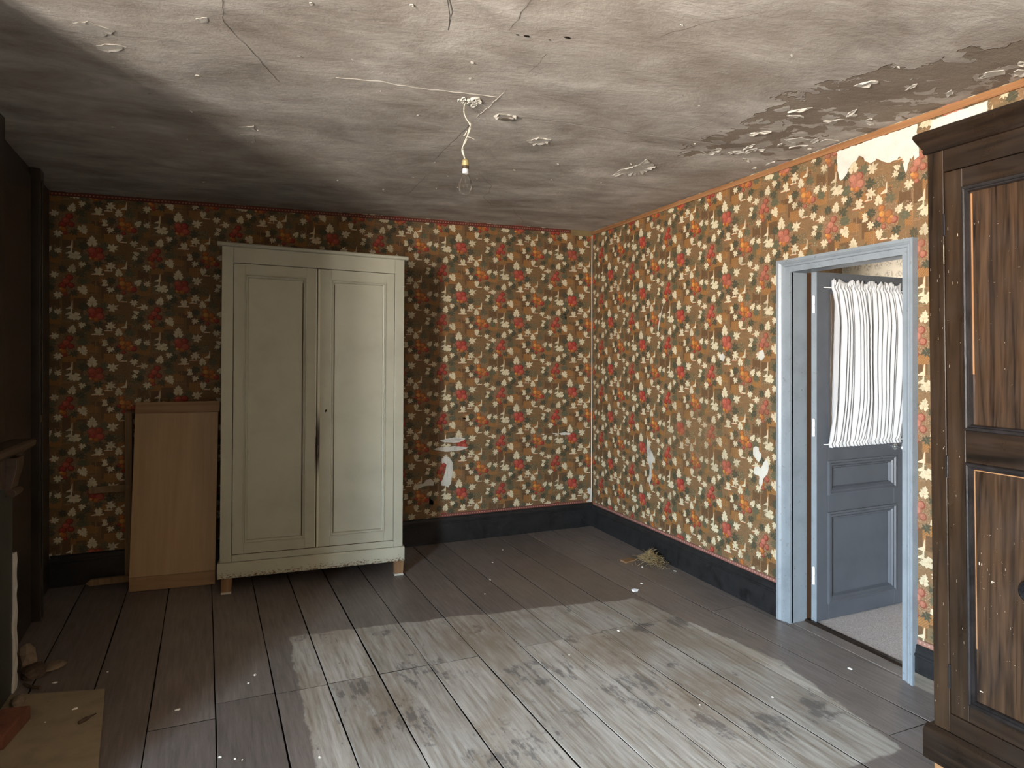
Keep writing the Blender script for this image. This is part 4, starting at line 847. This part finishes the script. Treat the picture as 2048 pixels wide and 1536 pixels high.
# cornice with a rolled edge, mitred round the end
cp = [(0.0, 2.236), (0.008, 2.238), (0.011, 2.246), (0.009, 2.254), (0.013, 2.260), (0.020, 2.272), (0.028, 2.288), (0.033, 2.300), (0.032, 2.309), (0.026, 2.315), (0.018, 2.319), (0.0, 2.322)]
mb = MB(); vs = []
for y_, sg in ((Y0, -1), (Y1, 1)):
    for d_, z_ in cp: vs.append((2.30 - d_, y_ + sg * d_, z_))
    for d_, z_ in cp: vs.append((2.80, y_ + sg * d_, z_))
n = len(cp)
for a in range(n - 1):
    mb.add([vs[a], vs[a + 1], vs[2 * n + a + 1], vs[2 * n + a]], [(0, 1, 2, 3)])
    mb.add([vs[a], vs[a + 1], vs[n + a + 1], vs[n + a]], [(0, 1, 2, 3)]); mb.add([vs[2 * n + a], vs[2 * n + a + 1], vs[3 * n + a + 1], vs[3 * n + a]], [(0, 1, 2, 3)])
mb.add([vs[n - 1], vs[3 * n - 1], vs[4 * n - 1], vs[2 * n - 1]], [(0, 1, 2, 3)]); mb.add([vs[0], vs[2 * n], vs[3 * n], vs[n]], [(0, 1, 2, 3)])
apart('cornice', mb, M['arm_h'], bevel=0)
mb = MB(); mb.prism([(2.30, 0.045), (2.272, 0.050), (2.272, 0.146), (2.280, 0.158), (2.300, 0.171)], Y0 - 0.022, Y1 + 0.024, lambda a, b, h: (a, h, b)); mb.box(2.30, 2.79, Y1, Y1 + 0.024, 0.045, 0.165); mb.box(2.30, 2.79, Y0 - 0.022, Y0, 0.045, 0.165)
apart('plinth', mb, M['arm_h'], bevel=0.002)
for y_ in (Y1 - 0.075, Y0 + 0.005):
    for x_ in (2.295, 2.70): abox('foot', (x_, x_ + 0.07, y_, y_ + 0.075, 0.0005, 0.06), M['arm_orange'], bevel=0.006)
af = lambda u, v, h: (2.302 - h, u, v)
MP = [(0, 0), (0.0, 0.006), (0.003, 0.011), (0.008, 0.013), (0.012, 0.010), (0.014, 0.006), (0.018, 0.007), (0.021, 0.002), (0.022, -0.010)]
for k, (y0, y1) in enumerate(((1.178, 1.5035), (0.8945, 1.174))):
    d = bpy.data.objects.new('door', None); COL.objects.link(d); d.parent = ar
    s_ = 0.050
    abox('stile', (2.302, 2.324, y1 - 0.0625, y1, 0.240, 2.156), parent=d); abox('stile', (2.302, 2.324, y0, y0 + s_, 0.240, 2.156), parent=d)
    for z0, z1 in ((2.090, 2.156), (1.135, 1.245), (0.240, 0.300)): abox('rail', (2.302, 2.324, y0 + s_, y1 - 0.0625, z0, z1), M['arm_h'], d)
    for z0, z1 in ((1.245, 2.090), (0.300, 1.135)):
        abox('panel', (2.311, 2.319, y0 + s_ - .004, y1 - .0585, z0 - .004, z1 + .004), M['arm_panel'], d, 0)
        mb = MB(); mb.ring(y0 + s_, y1 - 0.0625, z0, z1, MP, af); apart('panel_moulding', mb, M['arm_black'], d, 0)
    if k == 0:
        mb = MB(); yy = y1 - 0.0625 - 0.022
        for we in ((yy - 0.0055, yy, 1.44, 2.0625), (y0 + s_ + .03, yy, 1.109, 1.1135), (yy - 0.003, yy, 0.50, 1.108)):
            mb = MB(); mb.box(2.3098, 2.3112, *we); apart('worn_edge', mb, M['arm_orange'], d, 0)['label'] = 'bare orange wood showing beside the panel'
        rs = random.Random(3); mb = MB()
        for i in range(70):
            y = rs.uniform(1.262, 1.415); z = rs.choice([rs.uniform(0.36, 1.08), rs.uniform(0.55, 0.95), rs.uniform(1.27, 2.0)]); L_ = rs.choice([0.001, 0.0015, 0.002, 0.004, 0.008]); w_ = rs.uniform(0.0003, 0.0008)
            if rs.random() < .4: mb.box(2.3106, 2.3111, y, y + L_ * .6, z, z + w_)
            else: mb.box(2.3106, 2.3111, y, y + w_, z, z + L_)
        for y, z, a, b in ((1.405, 0.79, .003, .010), (1.398, 0.79, .002, .008), (1.36, 0.745, .008, .002), (1.366, 0.741, .003, .008), (1.40, 0.36, .010, .003)): mb.box(2.3104, 2.3111, y, y + a, z, z + b)
        apart('scratches', mb, M['scratch'], d, 0)['kind'] = 'stuff'
        for z0, z1 in ((1.071, 1.150), (0.327, 0.412), (1.93, 2.01)): abox('hinge', (2.2965, 2.302, y1 - 0.003, y1 + 0.005, z0, z1), M['arm_black'], d, 0.0015)
    kb = bpy.data.objects.new('knob', None)
    mb = MB(); yk = (y0 + 0.034) if k == 0 else (y1 - 0.030)
    mb.lathe([(0.012, 0), (0.012, 0.004), (0.008, 0.012), (0.009, 0.022), (0.024, 0.036), (0.034, 0.052), (0.036, 0.064), (0.028, 0.077), (0.012, 0.084), (0.001, 0.085)], lambda x, y, z: (2.302 - z, yk + x, 0.772 + y * 1.05), 24)
    apart('knob', mb, M['black_gloss'], d, 0, True)
abox('inner_gap', (2.3225, 2.3255, Y0 + 0.05, Y1 - 0.05, 0.2, 2.2), M['gap'], bevel=0)
rs = random.Random(8); mb = MB()
for i in range(60):
    y = rs.uniform(1.45, 1.56); z = rs.uniform(0.25, 2.1); L_ = rs.choice([0.001, 0.002, 0.003, 0.006, 0.01]); w_ = rs.uniform(0.0003, 0.0007)
    if y > 1.502: mb.box(2.2994, 2.3002, y, y + w_, z, z + L_)
    else: mb.box(2.3014, 2.3022, y, y + w_, z, z + L_)
mb.box(2.2993, 2.3002, 1.5055, 1.5075, 1.83, 1.90)
apart('scratches', mb, M['scratch'], ar, 0)['kind'] = 'stuff'

# ------------------------------------------------------------------ beech board and the wooden frame behind it
bd = thing('beech_table_leaf', 'pale beech veneered board with darker end bands leaning beside the wardrobe', 'board', (-0.687, 4.690, 0.0), (R(-7.6), 0, R(-6.0)))
mb = MB(); mb.box(0, 0.502, -0.001, 0.018, 0.090, 1.130); obj('panel', mb, M['beech'], bd, bevel=0.002)
mb = MB(); mb.box(0, 0.502, 0, 0.018, 0.003, 0.0895); obj('end_band', mb, M['beech_band'], bd, bevel=0.002)
mb = MB(); mb.box(0.0, 0.510, 0, 0.018, 1.1305, 1.205); obj('end_band', mb, M['beech_band'], bd, bevel=0.002)
sf = thing('wooden_frame', 'old brown wooden trestle frame standing half hidden behind the beech board', 'frame', (-0.74, 4.905, 0))
mb = MB(); mb.box(0, 0.042, 0, 0.03, 0.001, 1.125); obj('post', mb, M['old_wood'], sf, bevel=0.003)
mb = MB(); mb.box(0.50, 0.54, 0, 0.03, 0.001, 1.10); obj('post', mb, M['old_wood'], sf, bevel=0.003)
mb = MB(); mb.box(-0.20, 0.62, -0.004, 0.0, 0.605, 0.648); obj('crossbar', mb, M['old_wood'], sf, bevel=0.001)
mb = MB(); mb.prism([(-0.215, 0.030), (-0.19, 0.052), (0.55, 0.052), (0.55, 0.012), (-0.19, 0.012)], -0.03, 0.0, lambda a, b, h: (a, h, b)); obj('foot_bar', mb, M['old_wood'], sf, bevel=0.002)

# ------------------------------------------------------------------ chimney side: mantelpiece, cupboard, hearth, rubble
fp = thing('fireplace_surround', 'dark fireplace surround with mantel shelf on the left wall', 'fireplace', (-0.99, 3.0, 0))
fo = lambda mb: warp(mb, lambda x, y, z: (x + 0.99, y - 3.0, z))
def fbox(nm, a, mat, bevel=0.003): mb = MB(); mb.box(*a); return obj(nm, fo(mb), mat, fp, bevel)
fbox('jamb', (-0.995, -0.960, 3.27, 3.498, 0, 0.93), M['dark_green']); fbox('jamb', (-0.985, -0.955, 2.20, 2.42, 0, 0.93), M['dark_green']); fbox('frieze', (-0.99, -0.957, 2.20, 3.498, 0.93, 1.055), M['mantel'])
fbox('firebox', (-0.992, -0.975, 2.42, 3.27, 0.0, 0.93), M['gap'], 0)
mb = MB(); mb.prism([(-0.99, 1.055), (-0.945, 1.058), (-0.925, 1.075), (-0.905, 1.085), (-0.895, 1.095), (-0.895, 1.115), (-0.905, 1.122), (-0.99, 1.122)], 2.12, 3.585, lambda a, b, h: (a, h, b)); obj('mantel_shelf', fo(mb), M['mantel'], fp, 0.002)
mb = MB(); mb.prism([(-0.965, 0.89), (-0.950, 0.895), (-0.940, 0.915), (-0.935, 0.95), (-0.925, 0.985), (-0.918, 1.02), (-0.918, 1.058), (-0.965, 1.058)], 3.40, 3.49, lambda a, b, h: (a, h, b)); mb.tube([(-0.938, 3.395, 0.905), (-0.938, 3.495, 0.905)], 0.018, 14); obj('corbel', fo(mb), M['mantel'], fp, 0.002)
mb = MB(); rn = random.Random(4); prev = None
for i in range(17):
    z = 0.005 + i * 0.0385; w = 0.018 + rn.uniform(-0.003, 0.003) + (0.016 if i < 2 else 0) + (0.012 if i in (7, 8) else 0)
    a0 = 3.500 - (w - 0.018) * 1.2 + rn.uniform(-.002, .002)
    cur_ = [(-0.975, a0, z), (-0.952 + rn.uniform(-.004, .004), a0, z), (-0.950 + rn.uniform(-.003, .003), a0 + w * 1.35, z), (-0.975, a0 + w * 1.35, z)]
    if prev: mb.add(prev + cur_, [(0, 1, 5, 4), (1, 2, 6, 5), (2, 3, 7, 6), (3, 0, 4, 7)])
    prev = cur_
mb.face(prev); obj('broken_plaster_edge', fo(mb), M['plaster_white'], fp).__setitem__('label', 'ragged strip of bare white plaster down the edge')
cb = thing('built_in_cupboard', 'dark brown built-in cupboard between fireplace and back corner', 'cupboard', (-1.10, 4.0, 0))
co = lambda mb: warp(mb, lambda x, y, z: (x + 1.10, y - 4.0, z))
slant = lambda y: -1.075 - 0.0702 * (y - 3.56)
def cbox(nm, y0, y1, d0, d1, z0, z1, mat=M['dark_brown'], bevel=0.003):
    mb = MB(); mb.prism([(slant(y0) + d0, y0), (slant(y1) + d0, y1), (slant(y1) + d1, y1), (slant(y0) + d1, y0)], z0, z1); return obj(nm, co(mb), mat, cb, bevel)
cbox('door', 3.64, 4.30, 0.004, 0.030, 0.02, 2.50); cbox('post', 4.375, 4.47, 0.004, 0.060, 0.001, 2.56); cbox('shadow_gap', 4.30, 4.375, 0.002, 0.010, 0.0, 2.50, M['gap'], 0); cbox('latch', 4.34, 4.40, 0.0602, 0.070, 1.13, 1.17, M['socket_dark'], 0.002)
cbox('post_bead', 4.40, 4.415, 0.060, 0.066, 0.01, 2.5, M['dark_brown'], 0.002)
mb = MB(); mb.prism([(-1.0, 2.10), (-0.46, 2.10), (-0.497, 2.743), (-0.585, 3.370), (-1.0, 3.478)], 0.0, 0.006)
struct(obj('floor_hearth', mb, M['hearth'], bevel=0.001), 'sandy coloured hearth slab in front of the fireplace')
mb = MB(); mb.box(-0.052, 0.052, -0.11, 0.11, 0, 0.058); o = tag(obj('loose_brick', mb, [M['brick']], bevel=0.006), 'loose reddish brick lying on the hearth slab', 'brick'); o.location = (-0.885, 3.105, 0.0062); o.rotation_euler = (0, 0, R(-8))
def rock(name, loc, sc, mat, label, cat, sd):
    b = bmesh.new(); bmesh.ops.create_icosphere(b, subdivisions=2, radius=1)
    for v in b.verts:
        v.co *= 1 + 0.28 * noise.noise(v.co * 1.7 + Vector((sd, 0, 0))); v.co = Vector((v.co.x * sc[0], v.co.y * sc[1], max(0, v.co.z * sc[2] + sc[2] * 0.6)))
    me = bpy.data.meshes.new(name); b.to_mesh(me); b.free(); me.materials.append(mat); o = bpy.data.objects.new(name, me); COL.objects.link(o); o.location = loc; return tag(o, label, cat)
rock('rubble_stone', (-0.925, 3.66, 0.0), (0.055, 0.075, 0.028), M['bark'], 'dark flat rubble stone on floorboards beside the hearth corner', 'stone', 3)
rock('plaster_block', (-0.975, 3.74, 0.0), (0.045, 0.05, 0.075), M['stone'], 'crumbly tan lump leaning at the chimney foot', 'rubble', 8)
rock('plaster_rubble', (-0.86, 3.71, 0.0), (0.055, 0.06, 0.012), M['stone'], 'flat pale crumbled plaster piece beside the dark rubble stone', 'rubble', 12)
rock('mortar_lump', (-0.905, 3.36, 0.006), (0.028, 0.05, 0.022), M['stone'], 'small tan mortar lump between brick and chimney edge', 'rubble', 17)
def stick(name, pts, r, mat, label, cat): mb = MB(); mb.tube(pts, r, 7); return tag(obj(name, mb, mat), label, cat)
stick('bark_splinter', [(-0.628, 3.085, 0.011), (-0.607, 3.102, 0.014), (-0.592, 3.125, 0.012), (-0.578, 3.145, 0.0085)], [0.007, 0.009, 0.004, 0.002], M['bark'], 'dark bark splinter lying on the sandy hearth slab', 'splinter')
stick('wood_splinter', [(-0.935, 3.555, 0.008), (-0.90, 3.515, 0.007), (-0.855, 3.485, 0.008)], [0.006, 0.007, 0.007], M['bark'], 'dark wood splinter on the floor at the hearth edge', 'splinter')
stick('twig', [(-0.945, 3.605, 0.004), (-0.905, 3.600, 0.006), (-0.86, 3.625, 0.004)], [0.003, 0.004, 0.003], M['bark'], 'thin twig beside the rubble stone', 'twig')

# ------------------------------------------------------------------ bare bulb on its flex, loose wires, corner cable
CR_ = Vector((0.9239, -0.3827, 0)); B0 = Vector((0.878, 2.62, 0))
def bp(px, py): q = B0 + CR_ * ((px - 935) / 1285 * 2.757); return (q.x, q.y, 1.506 + (710 - py) / 1285 * 2.757)
bl = thing('pendant_bulb', 'clear bare light bulb hanging on a twisted cream flex from the ceiling', 'lamp', (0.878, 2.62, 2.59))
bo = lambda mb: warp(mb, lambda x, y, z: (x - 0.878, y - 2.62, z - 2.59))
def smooth_path(P_, n=6):
    out = []; P_ = [Vector(p) for p in P_]
    for i in range(len(P_) - 1):
        a, b, c, d = P_[max(0, i - 1)], P_[i], P_[i + 1], P_[min(len(P_) - 1, i + 2)]
        for k in range(n):
            q = k / n; out.append(0.5 * ((2 * b) + (c - a) * q + (2 * a - 5 * b + 4 * c - d) * q * q + (3 * b - a - 3 * c + d) * q ** 3))
    out.append(P_[-1]); return out
flex = smooth_path([bp(934, 199), bp(930, 208), bp(928, 222), bp(932, 236), bp(939, 247), bp(941, 256), bp(936, 270), bp(929, 285), bp(926, 298), bp(928, 310), bp(931, 322)])
mb = MB(); mb.tube(flex, 0.0026, 8); obj('flex', bo(mb), M['cream_flex'], bl, smooth=True)
off = [p + Vector((0.0045 * math.sin(i * .35), 0.0045 * math.cos(i * .35), 0)) for i, p in enumerate(flex) if i > 22]
mb = MB(); mb.tube(off, 0.0024, 8); obj('flex', bo(mb), M['cream_flex'], bl, smooth=True)
mb = MB(); mb.tube([bp(934, 262), bp(930, 270), bp(927, 272)], 0.0025, 6); mb.tube([bp(934, 273), bp(941, 275), bp(949, 279)], 0.0012, 6); obj('flex_tie', bo(mb), M['cream_flex'], bl)
bc = bp(931, 320); bz = bc[2]; bx, by = bc[0], bc[1]
tl = lambda x, y, z: (bx + x - 0.03 * z * 0.9 * 0.0, by + y, bz + z)
mb = MB(); mb.lathe([(0.004, 0.006), (0.010, 0.002), (0.0145, -0.004), (0.0155, -0.010), (0.0155, -0.016), (0.0165, -0.018), (0.0165, -0.022), (0.015, -0.024), (0.015, -0.036)], tl, 20); obj('socket', bo(mb), M['brass'], bl, smooth=False)
mb = MB(); mb.lathe([(0.0155, -0.026), (0.0158, -0.036), (0.013, -0.040)], tl, 20); obj('socket_collar', bo(mb), M['socket_dark'], bl)
mb = MB(); mb.lathe([(0.0128, -0.038), (0.0128, -0.053), (0.0135, -0.056), (0.012, -0.058)], tl, 20); obj('bulb_cap', bo(mb), M['white_metal'], bl)
mb = MB(); mb.lathe([(0.013, -0.040), (0.013, -0.052), (0.0145, -0.060), (0.018, -0.072), (0.025, -0.088), (0.0305, -0.104), (0.032, -0.116), (0.030, -0.130), (0.023, -0.143), (0.012, -0.150), (0.001, -0.152)], tl, 28); obj('glass', bo(mb), M['bulb_glass'], bl, smooth=True)
mb = MB(); mb.lathe([(0.006, -0.048), (0.005, -0.070), (0.003, -0.095), (0.0015, -0.098)], tl, 12)
for sx in (-1, 1): mb.tube([tl(0, 0, -0.085), tl(0.012 * sx, 0, -0.112)], 0.0006, 5)
mb.tube([tl(-0.012, 0, -0.112), tl(0, 0.004, -0.118), tl(0.012, 0, -0.112)], 0.0005, 5); obj('filament_stem', bo(mb), M['bulb_glass'], bl, smooth=True)
rn = random.Random(21)
for i in range(26):
    a = rn.uniform(0, 6.28); q = rn.uniform(0, 1) ** .5; x, y = 0.882 + 0.052 * q * math.cos(a), 2.600 + 0.046 * q * math.sin(a); r_ = rn.uniform(0.006, 0.014)
    flake([(x + r_ * math.cos(k) * rn.uniform(.7, 1.3), y + r_ * math.sin(k) * rn.uniform(.6, 1.1)) for k in (0, 1, 2, 3, 4, 5)], M['plaster_white'], 400 + i, 0.012, 'rose_plaster', 0.001)
w_ = thing('dangling_wire', 'short dark wire end dangling from the ceiling', 'wire', (0.538, 1.78, ceil_z(0.538, 1.78)))
mb = MB(); mb.tube([(0, 0, 0), (0.003, 0, -0.05), (0.012, -0.004, -0.09), (0.004, 0, -0.125), (0.001, 0, -0.142)], 0.0022, 6); obj('strand', mb, M['black_wire'], w_)
mb = MB(); mb.tube([(-0.004, 0, 0), (0.0, 0.002, -0.06), (0.006, 0.001, -0.10), (0.003, 0, -0.13)], 0.0016, 6); obj('strand', mb, M['black_wire'], w_)
mb = MB(); mb.tube(smooth_path([(XR - 0.010, YB - 0.012, 2.585), (XR - 0.013, YB - 0.012, 2.2), (XR - 0.014, YB - 0.014, 1.4), (XR - 0.017, YB - 0.014, 0.8), (XR - 0.024, YB - 0.022, 0.215)]), 0.0038, 8)
tag(obj('corner_cable', mb, M['white_cable'], smooth=True), 'thin white electric cable running down the room corner', 'cable')

# ------------------------------------------------------------------ litter on the floor
mb = MB(); rn = random.Random(9)
for i in range(420):
    a = rn.uniform(0, 6.28); q = abs(rn.gauss(0, 0.5)); x, y = 2.700 + 0.095 * q * math.cos(a), 3.900 + 0.135 * q * math.sin(a); x = min(x, 2.80)
    hz = max(0.004, 0.085 * (1 - q * .8)) * rn.uniform(0.1, 1.0); L_ = rn.uniform(0.02, 0.075); b = rn.uniform(0, 6.28); up = rn.uniform(-0.3, 1.1) * L_ * .6
    p0 = Vector((x, y, hz)); dv = Vector((math.cos(b), math.sin(b), 0)) * L_ * .5
    pts = [p0 - dv, p0 + Vector((rn.uniform(-.006, .006), rn.uniform(-.006, .006), up * .6 + .004)), p0 + dv + Vector((0, 0, up))]
    pts = [Vector((min(p.x, 2.808), p.y, max(0.003, p.z))) for p in pts]; mb.tube(pts, [0.0012, 0.0014, 0.0008], 4)
tag(obj('straw_pile', mb, M['straw'], fixn=False), 'small heap of dry straw by the black baseboard', 'straw', kind='stuff')
mb = MB(); mb.prism([(-0.055, -0.03), (0.048, -0.028), (0.052, 0.035), (-0.048, 0.033)], 0, 0.010); o = tag(obj('wood_offcut', mb, M['beech_band'], bevel=0.001), 'small flat wood offcut lying next to the straw heap', 'offcut'); o.location = (2.583, 4.013, 0.0005); o.rotation_euler = (0, 0, R(14))
mb = MB(); sp_ = [(-0.022, -0.008, .001), (-0.012, -0.020, .004), (0.006, -0.018, .001), (0.022, -0.006, .007), (0.014, 0.012, .003), (0.002, 0.006, .010), (-0.010, 0.018, .004), (-0.020, 0.008, .009)]
mb.face(sp_); mb.face([(x, y, z + 0.0008) for x, y, z in sp_]); o = tag(obj('paper_scrap', mb, M['paper']), 'crumpled white paper scrap on the floor near the straw', 'paper'); o.location = (2.294, 3.488, 0.001); o.scale = (1.1, 1.1, 1.1)
CRUMB = [(0.011, 3.184, 'on dark boards just outside the pale patch'), (0.04, 3.256, 'on dark boards left of the pale patch, closest to the cream wardrobe'),
 (-0.268, 3.061, 'on dark boards between the hearth slab and the pale patch'), (1.51, 4.029, 'on dark boards midway between wardrobe and straw heap'), (1.654, 4.362, 'on dark boards in front of the back baseboard'),
 (1.831, 4.612, 'near the back baseboard, closest to the corner torn paper'), (1.392, 3.805, 'on dark boards nearest the wardrobe foot'), (2.409, 3.586, 'on the floor close beside the paper scrap'),
 (1.879, 3.017, 'long sliver on the far part of the pale patch'), (2.60, 3.86, 'beside the straw heap'), (2.76, 3.70, 'against the right baseboard past the straw heap'), (1.805, 2.245, 'in the middle of the pale boards'),
 (2.139, 2.172, 'on pale boards nearest the doorway'), (1.499, 2.87, 'by the plank joint in the pale patch'), (-0.81, 3.528, 'on the floor behind the hearth slab'), (-0.669, 3.223, 'on the hearth slab beyond the bark splinter'),
 (-0.757, 3.152, 'on the hearth slab next to the brick'), (-0.607, 3.555, 'off the far corner of the hearth slab'), (0.256, 2.496, 'on the left edge of the pale patch'), (2.677, 2.227, 'on the boards right before the doorway'),
 (-0.089, 2.639, 'in a cluster at the bottom edge, left one'), (-0.037, 2.608, 'in a cluster at the bottom edge, middle one'), (-0.012, 2.591, 'in a cluster at the bottom edge, right one')]
cm = None
for i, (x, y, where) in enumerate(CRUMB):
    if cm is None:
        b = bmesh.new(); bmesh.ops.create_icosphere(b, subdivisions=1, radius=1)
        for v in b.verts: v.co *= 1 + 0.35 * noise.noise(v.co * 2.1); v.co.z = max(0, v.co.z)
        cm = bpy.data.meshes.new('plaster_crumb'); b.to_mesh(cm); b.free(); cm.materials.append(M['crumb'])
    o = bpy.data.objects.new('plaster_crumb', cm); COL.objects.link(o); s_ = rn.uniform(0.004, 0.008)
    o.scale = (s_ * rn.uniform(.8, 2.0), s_, s_ * .7); o.rotation_euler = (0, 0, rn.uniform(0, 6.28)); hz = 0.0063 if (x < -0.56 and y < 3.36) else 0.0005
    o.location = (x, y, hz); tag(o, 'white plaster crumb ' + where, 'crumb', 'plaster crumbs scattered over the floor')
